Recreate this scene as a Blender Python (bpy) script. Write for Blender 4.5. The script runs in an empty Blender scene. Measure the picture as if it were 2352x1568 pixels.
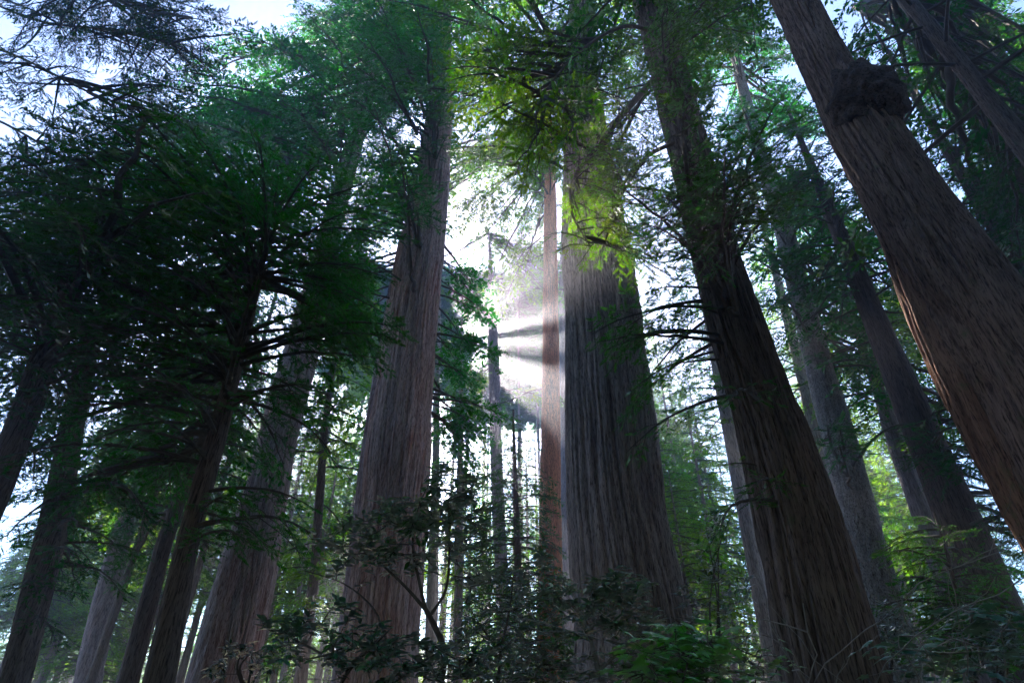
import bpy, math, random
import numpy as np
from mathutils import Vector, Matrix

sc = bpy.context.scene
R = math.radians

# ---------------------------------------------------------------- camera
EYE = 1.6
PITCH = R(33.0)
FPX = 1307.0                     # focal length in pixels of a 2352 px wide frame (20 mm on 36 mm)
cam_d = bpy.data.cameras.new('camera')
cam = bpy.data.objects.new('camera', cam_d)
sc.collection.objects.link(cam)
cam.location = (0, 0, EYE)
cam.rotation_euler = (math.pi / 2 + PITCH, 0, 0)
cam_d.sensor_width = 36.0
cam_d.lens = FPX / 2352 * 36.0
cam_d.clip_start = 0.1
cam_d.clip_end = 2000
sc.camera = cam
CP, SP = math.cos(PITCH), math.sin(PITCH)


def ray(x, y):
    u = (x - 1176) / FPX
    v = (784 - y) / FPX
    return u, CP - v * SP, SP + v * CP


def at(x, y, Y):
    """point of the vertical plane at distance Y seen at pixel x, y"""
    r = ray(x, y)
    t = Y / r[1]
    return Vector((r[0] * t, Y, EYE + r[2] * t))


# ---------------------------------------------------------------- light
sr = Vector(ray(1040, 785)).normalized()          # towards the sun
SUN_EL = math.asin(sr.z)
SUN_AZ = math.atan2(sr.x, sr.y)                    # from +Y towards +X
w = bpy.data.worlds.new('World')
sc.world = w
w.use_nodes = True
nt = w.node_tree
sky = nt.nodes.new('ShaderNodeTexSky')
sky.sky_type = 'NISHITA'
sky.sun_disc = False
sky.sun_elevation = SUN_EL
sky.sun_rotation = SUN_AZ
sky.air_density = 1.0
sky.dust_density = 0.1
sky.ozone_density = 8.0
bg = nt.nodes['Background']
bg.inputs['Strength'].default_value = 0.08
nt.links.new(sky.outputs[0], bg.inputs[0])
sun_d = bpy.data.lights.new('sun', 'SUN')
sun_d.energy = 5.0
sun_d.angle = R(0.5)
sun_d.color = (1.0, 0.95, 0.86)
sun = bpy.data.objects.new('sun', sun_d)
sc.collection.objects.link(sun)
sun.location = sr * 60
sun.rotation_euler = sr.to_track_quat('Z', 'Y').to_euler()

vs = sc.view_settings
sc.display_settings.display_device = 'sRGB'
vs.view_transform = 'Standard'
vs.look = 'None'
vs.gamma = 1
vs.use_curve_mapping = False
vs.exposure = 2.75

cy = sc.cycles
cy.max_bounces = 5
cy.diffuse_bounces = 2
cy.glossy_bounces = 2
cy.transmission_bounces = 3
cy.volume_bounces = 0
cy.transparent_max_bounces = 4
cy.sample_clamp_indirect = 4
cy.use_denoising = True
cy.caustics_reflective = False
cy.caustics_refractive = False

rng = np.random.default_rng(7)
random.seed(7)
U = random.uniform


# ---------------------------------------------------------------- helpers
def link(o):
    sc.collection.objects.link(o)
    return o


def tag(o, label=None, cat=None, group=None, kind=None):
    if label: o['label'] = label
    if cat: o['category'] = cat
    if group: o['group'] = group
    if kind: o['kind'] = kind
    return o


def empty(name, loc, parent=None):
    o = link(bpy.data.objects.new(name, None))
    o.location = loc
    o.empty_display_size = 0.3
    if parent: o.parent = parent
    return o


class MB:
    """collects faces and builds one mesh"""
    def __init__(self):
        self.v, self.f, self.m, self.n = [], [], [], 0

    def add(self, verts, faces, mat=0):
        verts = np.asarray(verts, float).reshape(-1, 3)
        faces = np.asarray(faces, int)
        self.v.append(verts)
        self.f.append(faces + self.n)
        self.m.append(np.full(len(faces), mat))
        self.n += len(verts)

    def leaves(self, p, d, nrm, l, wd, mat=1, mid=0.45):
        """diamond shaped blades, vectorised"""
        p, d, nrm = (np.asarray(a, float).reshape(-1, 3) for a in (p, d, nrm))
        if not len(p): return
        s = np.cross(d, nrm)
        s /= np.linalg.norm(s, axis=1, keepdims=True) + 1e-9
        l = np.broadcast_to(np.asarray(l, float), (len(p),))[:, None]
        wd = np.broadcast_to(np.asarray(wd, float), (len(p),))[:, None]
        m = p + d * l * mid
        vv = np.stack([p, m + s * wd / 2, p + d * l, m - s * wd / 2], 1).reshape(-1, 3)
        self.add(vv, np.arange(len(p) * 4).reshape(-1, 4), mat)

    def prisms(self, p0, p1, r0, r1, mat=0, k=3):
        """many thin straight twigs"""
        p0, p1 = (np.asarray(a, float).reshape(-1, 3) for a in (p0, p1))
        n = len(p0)
        if not n: return
        r0 = np.broadcast_to(np.asarray(r0, float), (n,))[:, None]
        r1 = np.broadcast_to(np.asarray(r1, float), (n,))[:, None]
        d = p1 - p0
        d /= np.linalg.norm(d, axis=1, keepdims=True) + 1e-9
        a = np.cross(d, np.array([0.31, 0.22, 0.92]))
        a /= np.linalg.norm(a, axis=1, keepdims=True) + 1e-9
        b = np.cross(d, a)
        vs_ = []
        for q, r in ((p0, r0), (p1, r1)):
            for i in range(k):
                t = 2 * math.pi * i / k
                vs_.append(q + (a * math.cos(t) + b * math.sin(t)) * r)
        vv = np.stack(vs_, 1).reshape(-1, 3)
        base = (np.arange(n) * 2 * k)[:, None]
        fs = [base + np.array([i, (i + 1) % k, k + (i + 1) % k, k + i]) for i in range(k)]
        self.add(vv, np.concatenate(fs), mat)

    def tube(self, pts, rad, k=6, mat=0):
        pts = np.asarray(pts, float)
        n = len(pts)
        rad = np.broadcast_to(np.asarray(rad, float), (n,))
        tan = np.gradient(pts, axis=0)
        tan /= np.linalg.norm(tan, axis=1, keepdims=True) + 1e-9
        ref = np.array([0, 0, 1.0]) if abs(tan[:, 2]).mean() < 0.8 else np.array([1.0, 0, 0])
        a = np.cross(tan, ref); a /= np.linalg.norm(a, axis=1, keepdims=True) + 1e-9
        b = np.cross(tan, a)
        th = np.arange(k) * 2 * math.pi / k
        vv = pts[:, None, :] + rad[:, None, None] * (a[:, None, :] * np.cos(th)[None, :, None] + b[:, None, :] * np.sin(th)[None, :, None])
        i = np.arange(n - 1)[:, None] * k
        j = np.arange(k)[None, :]
        f = np.stack([i + j, i + (j + 1) % k, i + k + (j + 1) % k, i + k + j], -1).reshape(-1, 4)
        self.add(vv.reshape(-1, 3), f, mat)

    def mesh(self, name, mats, smooth=False):
        me = bpy.data.meshes.new(name)
        v = np.concatenate(self.v)
        sizes = np.concatenate([np.full(len(f), f.shape[1]) for f in self.f])
        idx = np.concatenate([f.reshape(-1) for f in self.f])
        me.vertices.add(len(v)); me.vertices.foreach_set('co', v.astype(np.float32).ravel())
        me.loops.add(len(idx)); me.loops.foreach_set('vertex_index', idx.astype(np.int32))
        me.polygons.add(len(sizes))
        st = np.concatenate([[0], np.cumsum(sizes)[:-1]])
        me.polygons.foreach_set('loop_start', st.astype(np.int32))
        me.polygons.foreach_set('material_index', np.concatenate(self.m).astype(np.int32))
        me.polygons.foreach_set('use_smooth', np.full(len(sizes), smooth))
        for m in mats: me.materials.append(m)
        me.update(calc_edges=True)
        return me


def obj(name, me, parent=None, loc=(0, 0, 0), color=None):
    o = link(bpy.data.objects.new(name, me))
    o.location = loc
    if parent: o.parent = parent
    if color: o.color = (*color, 1)
    return o


def pnoise(u, v, nu, seed, nv=64):
    """value noise, periodic in u with nu cells"""
    t = np.random.default_rng(seed).random((nu, nv))
    u0 = np.floor(u).astype(int); v0 = np.floor(v).astype(int)
    fu = u - u0; fv = v - v0
    fu = fu * fu * (3 - 2 * fu); fv = fv * fv * (3 - 2 * fv)
    a = t[u0 % nu, v0 % nv]; b = t[(u0 + 1) % nu, v0 % nv]
    c = t[u0 % nu, (v0 + 1) % nv]; d = t[(u0 + 1) % nu, (v0 + 1) % nv]
    return (a * (1 - fu) + b * fu) * (1 - fv) + (c * (1 - fu) + d * fu) * fv


# ---------------------------------------------------------------- materials
def new_mat(name):
    m = bpy.data.materials.new(name)
    m.use_nodes = True
    t = m.node_tree
    for n in list(t.nodes): t.nodes.remove(n)
    out = t.nodes.new('ShaderNodeOutputMaterial')
    return m, t, out


def N(t, kind, **kw):
    n = t.nodes.new(kind)
    for k, v in kw.items():
        if k in n.inputs.keys(): n.inputs[k].default_value = v
        else: setattr(n, k, v)
    return n


def mix(t, fac, a, b, mode='MIX'):
    n = t.nodes.new('ShaderNodeMix')
    n.data_type = 'RGBA'
    n.blend_type = mode
    for i, x in ((0, fac), (6, a), (7, b)):
        if hasattr(x, 'links'): t.links.new(x, n.inputs[i])
        elif i == 0: n.inputs[0].default_value = x
        else: n.inputs[i].default_value = (*x, 1)
    return n.outputs[2]


def ramp(t, fac, p0, p1):
    n = t.nodes.new('ShaderNodeMapRange')
    t.links.new(fac, n.inputs[0])
    n.inputs[1].default_value = p0; n.inputs[2].default_value = p1
    return n.outputs[0]


def bark(name, ridge, furrow, patch, lichen, stretch=0.10, scale=9.0, plates=False, rough=0.9):
    """weathered ridges over redder inner bark, with shade painted into the furrows; furrow is a geometry attribute"""
    m, t, out = new_mat(name)
    b = N(t, 'ShaderNodeBsdfPrincipled', Roughness=rough)
    b.inputs['Specular IOR Level'].default_value = 0.25
    tc = N(t, 'ShaderNodeTexCoord')
    mp = N(t, 'ShaderNodeMapping'); mp.inputs['Scale'].default_value = (1, 1, stretch)
    t.links.new(tc.outputs['Object'], mp.inputs[0])
    n1 = N(t, 'ShaderNodeTexNoise', Scale=scale, Detail=6.0, Roughness=0.65)
    n2 = N(t, 'ShaderNodeTexNoise', Scale=scale * 4.5, Detail=4.0, Roughness=0.7)
    n3 = N(t, 'ShaderNodeTexNoise', Scale=1.1, Detail=3.0, Roughness=0.6)
    t.links.new(mp.outputs[0], n1.inputs['Vector'])
    t.links.new(mp.outputs[0], n2.inputs['Vector'])
    mp3 = N(t, 'ShaderNodeMapping'); mp3.inputs['Scale'].default_value = (1, 1, 0.3)
    t.links.new(tc.outputs['Object'], mp3.inputs[0])
    t.links.new(mp3.outputs[0], n3.inputs['Vector'])
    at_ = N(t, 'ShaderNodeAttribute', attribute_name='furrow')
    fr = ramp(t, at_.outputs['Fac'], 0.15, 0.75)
    base = mix(t, fr, furrow, ridge)  # inner bark colour, darkened further as painted shade to deepen the relief
    base = mix(t, ramp(t, n3.outputs['Fac'], 0.48, 0.66), base, patch)
    base = mix(t, ramp(t, n1.outputs['Fac'], 0.66, 0.40), base, tuple(c * 1.7 for c in ridge))
    dk = tuple(c * 0.42 for c in furrow)
    base = mix(t, ramp(t, n2.outputs['Fac'], 0.52, 0.36), base, dk)
    n4 = N(t, 'ShaderNodeTexNoise', Scale=2.3, Detail=5.0, Roughness=0.75)
    t.links.new(tc.outputs['Object'], n4.inputs['Vector'])
    base = mix(t, ramp(t, n4.outputs['Fac'], 0.60, 0.74), base, lichen)
    oi = N(t, 'ShaderNodeObjectInfo')
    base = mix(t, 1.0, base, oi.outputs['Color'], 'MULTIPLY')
    t.links.new(base, b.inputs['Base Color'])
    ad = N(t, 'ShaderNodeMath', operation='ADD')
    t.links.new(n1.outputs['Fac'], ad.inputs[0]); t.links.new(n2.outputs['Fac'], ad.inputs[1])
    hgt = ad.outputs[0]
    if plates:
        vo = N(t, 'ShaderNodeTexVoronoi', Scale=9.0); vo.feature = 'DISTANCE_TO_EDGE'
        mpv = N(t, 'ShaderNodeMapping'); mpv.inputs['Scale'].default_value = (1, 1, 0.35)
        t.links.new(tc.outputs['Object'], mpv.inputs[0]); t.links.new(mpv.outputs[0], vo.inputs['Vector'])
        a2 = N(t, 'ShaderNodeMath', operation='ADD')
        t.links.new(hgt, a2.inputs[0]); t.links.new(ramp(t, vo.outputs['Distance'], 0.0, 0.22), a2.inputs[1])
        hgt = a2.outputs[0]
    bu = N(t, 'ShaderNodeBump', Strength=0.9, Distance=0.035)
    t.links.new(hgt, bu.inputs['Height'])
    t.links.new(bu.outputs[0], b.inputs['Normal'])
    t.links.new(b.outputs[0], out.inputs[0])
    return m


def leaf_mat(name, back=(2.5, 2.9, 0.40), gloss=0.010, rough=0.4, dead=0.09, use_color=True, col=(0.05, 0.1, 0.02), trans=0.5):
    """thin leaf: reflects its colour, lets a yellower light through"""
    m, t, out = new_mat(name)
    oi = N(t, 'ShaderNodeObjectInfo')
    geo = N(t, 'ShaderNodeNewGeometry')
    c = oi.outputs['Color'] if use_color else None
    if c is None:
        rgb = N(t, 'ShaderNodeRGB'); rgb.outputs[0].default_value = (*col, 1); c = rgb.outputs[0]
    hs = N(t, 'ShaderNodeHueSaturation')
    mr = N(t, 'ShaderNodeMapRange'); t.links.new(oi.outputs['Random'], mr.inputs[0])
    mr.inputs[3].default_value = 0.47; mr.inputs[4].default_value = 0.53
    mv = N(t, 'ShaderNodeMapRange'); t.links.new(geo.outputs['Random Per Island'], mv.inputs[0])
    mv.inputs[3].default_value = 0.6; mv.inputs[4].default_value = 1.4
    t.links.new(mr.outputs[0], hs.inputs['Hue']); t.links.new(mv.outputs[0], hs.inputs['Value'])
    t.links.new(c, hs.inputs['Color'])
    c = hs.outputs[0]
    nz = N(t, 'ShaderNodeTexNoise', Scale=1.3, Detail=3.0)
    tc = N(t, 'ShaderNodeTexCoord'); t.links.new(tc.outputs['Object'], nz.inputs['Vector'])
    fac = N(t, 'ShaderNodeMath', operation='MULTIPLY'); fac.inputs[1].default_value = dead * 5
    t.links.new(ramp(t, nz.outputs['Fac'], 0.62, 0.74), fac.inputs[0])
    fc = N(t, 'ShaderNodeMath', operation='MINIMUM'); fc.inputs[1].default_value = 0.85
    t.links.new(fac.outputs[0], fc.inputs[0])
    c = mix(t, fc.outputs[0], c, (0.075, 0.032, 0.010))
    df = N(t, 'ShaderNodeBsdfDiffuse'); t.links.new(c, df.inputs[0])
    tr = N(t, 'ShaderNodeBsdfTranslucent')
    t.links.new(mix(t, 1.0, c, back, 'MULTIPLY'), tr.inputs[0])
    ms = N(t, 'ShaderNodeMixShader'); ms.inputs[0].default_value = trans
    t.links.new(df.outputs[0], ms.inputs[1]); t.links.new(tr.outputs[0], ms.inputs[2])
    gl = N(t, 'ShaderNodeBsdfGlossy', Roughness=rough); gl.inputs[0].default_value = (1, 1, 1, 1)
    fr = N(t, 'ShaderNodeFresnel', IOR=1.35)
    fm = N(t, 'ShaderNodeMath', operation='MULTIPLY'); fm.inputs[1].default_value = gloss * 10
    t.links.new(fr.outputs[0], fm.inputs[0])
    mg = N(t, 'ShaderNodeMixShader')
    t.links.new(fm.outputs[0], mg.inputs[0]); t.links.new(ms.outputs[0], mg.inputs[1]); t.links.new(gl.outputs[0], mg.inputs[2])
    t.links.new(mg.outputs[0], out.inputs[0])
    return m


def wood(name, c1, c2):
    m, t, out = new_mat(name)
    b = N(t, 'ShaderNodeBsdfPrincipled', Roughness=0.85)
    nz = N(t, 'ShaderNodeTexNoise', Scale=14.0, Detail=4.0)
    tc = N(t, 'ShaderNodeTexCoord'); t.links.new(tc.outputs['Object'], nz.inputs['Vector'])
    t.links.new(mix(t, ramp(t, nz.outputs['Fac'], 0.35, 0.65), c1, c2), b.inputs['Base Color'])
    t.links.new(b.outputs[0], out.inputs[0])
    return m


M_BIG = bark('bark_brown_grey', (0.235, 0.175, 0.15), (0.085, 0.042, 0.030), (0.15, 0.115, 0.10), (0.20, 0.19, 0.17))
M_FLUTED = bark('bark_fluted', (0.31, 0.24, 0.22), (0.17, 0.055, 0.036), (0.32, 0.125, 0.08), (0.32, 0.235, 0.14))
M_RED = bark('bark_red', (0.44, 0.19, 0.11), (0.22, 0.08, 0.05), (0.38, 0.23, 0.17), (0.34, 0.24, 0.2), scale=12)
M_DARK = bark('bark_dark', (0.13, 0.09, 0.072), (0.06, 0.03, 0.021), (0.10, 0.075, 0.06), (0.10, 0.11, 0.06))
M_FIR = bark('bark_grey_fir', (0.23, 0.20, 0.185), (0.10, 0.07, 0.055), (0.20, 0.18, 0.165), (0.32, 0.31, 0.29), stretch=0.4, scale=7, plates=True)
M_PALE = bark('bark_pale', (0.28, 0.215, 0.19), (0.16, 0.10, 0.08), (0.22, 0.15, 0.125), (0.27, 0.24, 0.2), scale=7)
M_BURL = bark('bark_burl', (0.10, 0.068, 0.054), (0.04, 0.023, 0.017), (0.08, 0.055, 0.043), (0.09, 0.08, 0.055), stretch=1.0, scale=5)
M_NEEDLE = leaf_mat('needles')
M_TWIG = wood('twig_wood', (0.055, 0.038, 0.028), (0.10, 0.075, 0.055))
M_LIMB = wood('limb_bark', (0.10, 0.062, 0.04), (0.17, 0.11, 0.075))
M_PALETWIG = wood('pale_twig_wood', (0.20, 0.16, 0.13), (0.30, 0.24, 0.2))
M_GLOSSY = leaf_mat('glossy_leaf', back=(1.3, 1.7, 0.4), gloss=0.13, rough=0.28, dead=0.0, trans=0.35)
M_MAPLE = leaf_mat('maple_leaf', back=(1.5, 1.8, 0.4), gloss=0.05, rough=0.45, dead=0.0, trans=0.45)

# ---------------------------------------------------------------- ground
def build_ground():
    n = 120
    x = np.linspace(-125, 125, n); y = np.linspace(-45, 165, n)
    X, Y = np.meshgrid(x, y)
    Z = 0.5 * pnoise(X / 14 + 40, Y / 14 + 40, 64, 3) + 0.2 * pnoise(X / 4 + 80, Y / 4 + 80, 64, 4) - 0.4
    mb = MB()
    i = np.arange(n - 1)[:, None] * n + np.arange(n - 1)[None, :]
    mb.add(np.stack([X, Y, Z], -1).reshape(-1, 3), np.stack([i, i + 1, i + n + 1, i + n], -1).reshape(-1, 4))
    m, t, out = new_mat('forest_duff')
    b = N(t, 'ShaderNodeBsdfPrincipled', Roughness=0.95)
    nz = N(t, 'ShaderNodeTexNoise', Scale=0.8, Detail=8.0)
    tc = N(t, 'ShaderNodeTexCoord'); t.links.new(tc.outputs['Object'], nz.inputs['Vector'])
    c = mix(t, ramp(t, nz.outputs['Fac'], 0.4, 0.62), (0.10, 0.055, 0.032), (0.05, 0.07, 0.02))
    t.links.new(c, b.inputs['Base Color']); t.links.new(b.outputs[0], out.inputs[0])
    tag(obj('ground', mb.mesh('ground', [m], True)), 'brown forest floor of needles under the tall trees', kind='structure')


build_ground()

# ---------------------------------------------------------------- haze
def build_haze():
    mb = MB()
    x0, x1, y0, y1, z0, z1 = -128, 128, -48, 168, -1.6, 92
    v = [(x, y, z) for z in (z0, z1) for x, y in ((x0, y0), (x1, y0), (x1, y1), (x0, y1))]
    mb.add(v, [(0, 3, 2, 1), (4, 5, 6, 7), (0, 1, 5, 4), (1, 2, 6, 5), (2, 3, 7, 6), (3, 0, 4, 7)])
    m, t, out = new_mat('haze_air')
    pv = N(t, 'ShaderNodeVolumePrincipled')
    pv.inputs['Color'].default_value = (0.93, 0.88, 1.0, 1)
    pv.inputs['Density'].default_value = HAZE
    pv.inputs['Anisotropy'].default_value = 0.78
    t.links.new(pv.outputs[0], out.inputs['Volume'])
    o = obj('haze', mb.mesh('haze', [m]))
    tag(o, 'pale sunlit mist hanging in the forest air', kind='stuff')


HAZE = 0.0021
build_haze()


# ---------------------------------------------------------------- branches
def branch_mesh(name, L, seed, droop=0.12, bare=0.3, fine=True, dens=1.0, wmul=0.42, foliage=True, ls=1.0):
    r = np.random.default_rng(seed)
    mb = MB()
    K = 14
    tt = np.linspace(0, 1, K)
    wob = np.cumsum(r.normal(0, 0.012 * L, (K, 2)), 0) * tt[:, None]
    stem = np.stack([L * tt, wob[:, 0], 0.06 * L * np.sin(tt * 3.0) - droop * L * tt ** 2 + wob[:, 1] * 0.5], 1)
    mb.tube(stem, np.linspace(0.012 * L + 0.012, 0.006, K), 5, 0)

    def sp(t):
        return np.stack([np.interp(t, tt, stem[:, i]) for i in range(3)], -1)
    step = (0.18 if fine else 0.20) / L / dens
    ts = np.arange(bare, 0.985, step)
    ts = ts + r.uniform(-0.4, 0.4, len(ts)) * step
    P, D, Lg, Nn = [], [], [], []
    for i, t in enumerate(ts):
        for side in (1, -1):
            if r.random() < 0.16: continue
            p = sp(t); tan = sp(min(1, t + 0.03)) - sp(max(0, t - 0.03)); tan /= np.linalg.norm(tan)
            a = R(62 - 25 * t + r.normal(0, 11)) * side
            nrm = np.array([r.normal(0, 0.22), r.normal(0, 0.3), 1.0]); nrm -= tan * nrm.dot(tan); nrm /= np.linalg.norm(nrm)
            d = tan * math.cos(a) + np.cross(nrm, tan) * math.sin(a)
            d[2] += r.normal(-0.08, 0.14); d /= np.linalg.norm(d)
            up = min(1, (t - bare) / 0.16 + 0.35)
            ln = (wmul * L * (1 - t) ** 0.75 * up + 0.16) * r.uniform(0.6, 1.15)
            P.append(p); D.append(d); Lg.append(ln); Nn.append(nrm)
    if P:
        P, D, Lg, Nn = np.array(P), np.array(D), np.array(Lg), np.array(Nn)
        dz = 0.22 * Lg
        mid = P + D * (Lg * 0.5)[:, None]; mid[:, 2] -= dz * 0.25
        end = P + D * Lg[:, None]; end[:, 2] -= dz
        mb.prisms(P, mid, 0.004 + 0.006 * Lg, 0.003 + 0.003 * Lg)
        mb.prisms(mid, end, 0.003 + 0.003 * Lg, 0.0025)
        if not foliage:
            for _ in range(2):
                s = r.random(len(P)); q = P + (end - P) * s[:, None]
                dd = D + r.normal(0, 0.6, D.shape); dd /= np.linalg.norm(dd, axis=1, keepdims=True)
                mb.prisms(q, q + dd * (Lg * 0.5)[:, None], 0.005, 0.002)
        else:
            # tertiary twigs
            TP, TD, TL, TN = [], [], [], []
            ss = 0.06 if fine else 0.065
            for p, m_, e, d, ln, nrm in zip(P, mid, end, D, Lg, Nn):
                k = max(2, int(ln / ss * dens))
                s = (np.arange(k) + r.uniform(0.2, 0.8, k)) / k
                s = s[s > min(0.3, 0.12 / ln)]
                q = np.where((s < 0.5)[:, None], p + (m_ - p) * (s * 2)[:, None], m_ + (e - m_) * (s * 2 - 1)[:, None])
                sd = np.where(np.arange(len(s)) % 2, 1.0, -1.0)
                a = R(48) * sd + r.normal(0, 0.16, len(s))
                b = np.cross(nrm, d)
                td = d[None] * np.cos(a)[:, None] + b[None] * np.sin(a)[:, None]
                td[:, 2] += r.normal(-0.12, 0.22, len(s))
                td /= np.linalg.norm(td, axis=1, keepdims=True)
                tl = (0.10 + 0.17 * (1 - s)) * r.uniform(0.6, 1.3, len(s)) * (1.0 if fine else 1.35)
                keep = r.random(len(s)) > 0.13
                TP.append(q[keep]); TD.append(td[keep]); TL.append(tl[keep]); TN.append(np.repeat(nrm[None], keep.sum(), 0))
                TP.append(e[None]); TD.append(d[None]); TL.append(np.array([0.15])); TN.append(nrm[None])
            TP, TD, TL, TN = (np.concatenate(a) for a in (TP, TD, TL, TN))
            TN = TN + r.normal(0, 0.35, TN.shape); TN /= np.linalg.norm(TN, axis=1, keepdims=True)
            if not fine:
                mb.leaves(TP, TD, TN, TL * ls, (0.05 + 0.20 * TL) * ls * ls, 1, 0.55)
            else:
                kk = 7
                for j in range(kk):
                    for sd in (1, -1):
                        f = (j + 0.5 + 0.25 * sd) / kk
                        q = TP + TD * (TL * f)[:, None]
                        b = np.cross(TN, TD)
                        d = TD * 0.62 + b * sd * 0.75 + r.normal(0, 0.12, TD.shape)
                        d /= np.linalg.norm(d, axis=1, keepdims=True)
                        mb.leaves(q, d, TN, 0.048 * (1.1 - 0.5 * f), 0.016, 1, 0.4)
                mb.leaves(TP, TD, TN, TL * 1.08, 0.016, 1, 0.6)
    return mb.mesh(name, [M_TWIG, M_NEEDLE])


FINE = {2: [branch_mesh('branch_short', 2.0, 11 + i) for i in range(2)],
        4: [branch_mesh('branch_medium', 4.0, 21 + i, wmul=0.36) for i in range(3)]}
COARSE = {2.5: [branch_mesh('branch_short_far', 2.5, 31 + i, fine=False) for i in range(2)],
          5: [branch_mesh('branch_medium_far', 5.0, 41 + i, fine=False, wmul=0.36) for i in range(3)],
          8: [branch_mesh('branch_long_far', 8.0, 51 + i, fine=False, dens=0.9, wmul=0.3, droop=0.18) for i in range(2)]}
BARE = {3: [branch_mesh('branch_bare', 3.0, 61 + i, foliage=False, dens=0.5, bare=0.12) for i in range(3)]}

def smooth_path(pts, n=5):
    out = []
    P = [pts[0]] + pts + [pts[-1]]
    for i in range(1, len(P) - 2):
        for j in range(n):
            t = j / n
            a, b, c, d = P[i - 1], P[i], P[i + 1], P[i + 2]
            out.append(0.5 * ((2 * b) + (c - a) * t + (2 * a - 5 * b + 4 * c - d) * t * t + (3 * b - a - 3 * c + d) * t ** 3))
    out.append(P[-2])
    return out


def limb_unit(name, seed):
    r = np.random.default_rng(seed)
    mb = MB(); t = np.linspace(0, 1.02, 12)
    pts = np.stack([t, np.cumsum(r.normal(0, 0.7, 12)), np.sin(t * 3.14) * r.uniform(-3, 3) + np.cumsum(r.normal(0, 0.3, 12))], 1)
    pts[:, 1:] -= pts[:1, 1:] + (pts[-1:, 1:] - pts[:1, 1:]) * t[:, None]
    k = 6
    vv = []
    for i in range(12):
        for j in range(k):
            a = 2 * math.pi * j / k; q = 1 - 0.5 * t[i]
            vv.append((pts[i, 0], pts[i, 1] + q * math.cos(a), pts[i, 2] + q * math.sin(a)))
    f = [(i * k + j, i * k + (j + 1) % k, (i + 1) * k + (j + 1) % k, (i + 1) * k + j) for i in range(11) for j in range(k)]
    mb.add(vv, f)
    return mb.mesh(name, [M_TWIG], True)


LIMBS = [limb_unit('limb', 71 + i) for i in range(4)]

# open lanes along which the sun reaches foliage and mist (targets seen in the photograph)
LANES = []


def in_lane(p, margin=0.0, mid=False):
    for q, rad, tmin, extra in LANES:
        d = p - q
        t = d.dot(sr)
        if t > tmin and (d - sr * t).length < rad + margin + (extra if mid else 0): return True
    return False


# openings in the canopy where the photograph shows bare sky
HOLES = [(545, 70, 42, 105), (500, 150, 30, 40), (1092, 470, 44, 75), (1125, 405, 24, 30), (1085, 560, 24, 40), (800, 500, 16, 60), 
         (330, 200, 40, 26), (190, 280, 34, 24), (240, 340, 26, 18), (1640, 270, 22, 50), (1660, 200, 18, 40), (1800, 80, 22, 26), (1990, 60, 26, 20), (2150, 250, 30, 26), (2300, 640, 24, 30),
         (2330, 1330, 26, 60), (1850, 440, 18, 24), (345, 1450, 14, 80), (440, 1010, 26, 40), (2050, 20, 20, 22)]


def in_hole(p):
    v = p - Vector((0, 0, EYE))
    dz = v.y * CP + v.z * SP
    if dz < 0.1: return False
    px = 1176 + v.x / dz * FPX; py = 784 - (v.z * CP - v.y * SP) / dz * FPX
    q = U(0.6, 1.35)
    return any(((px - a) / c) ** 2 + ((py - b) / e) ** 2 < q for a, b, c, e in HOLES)


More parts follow.
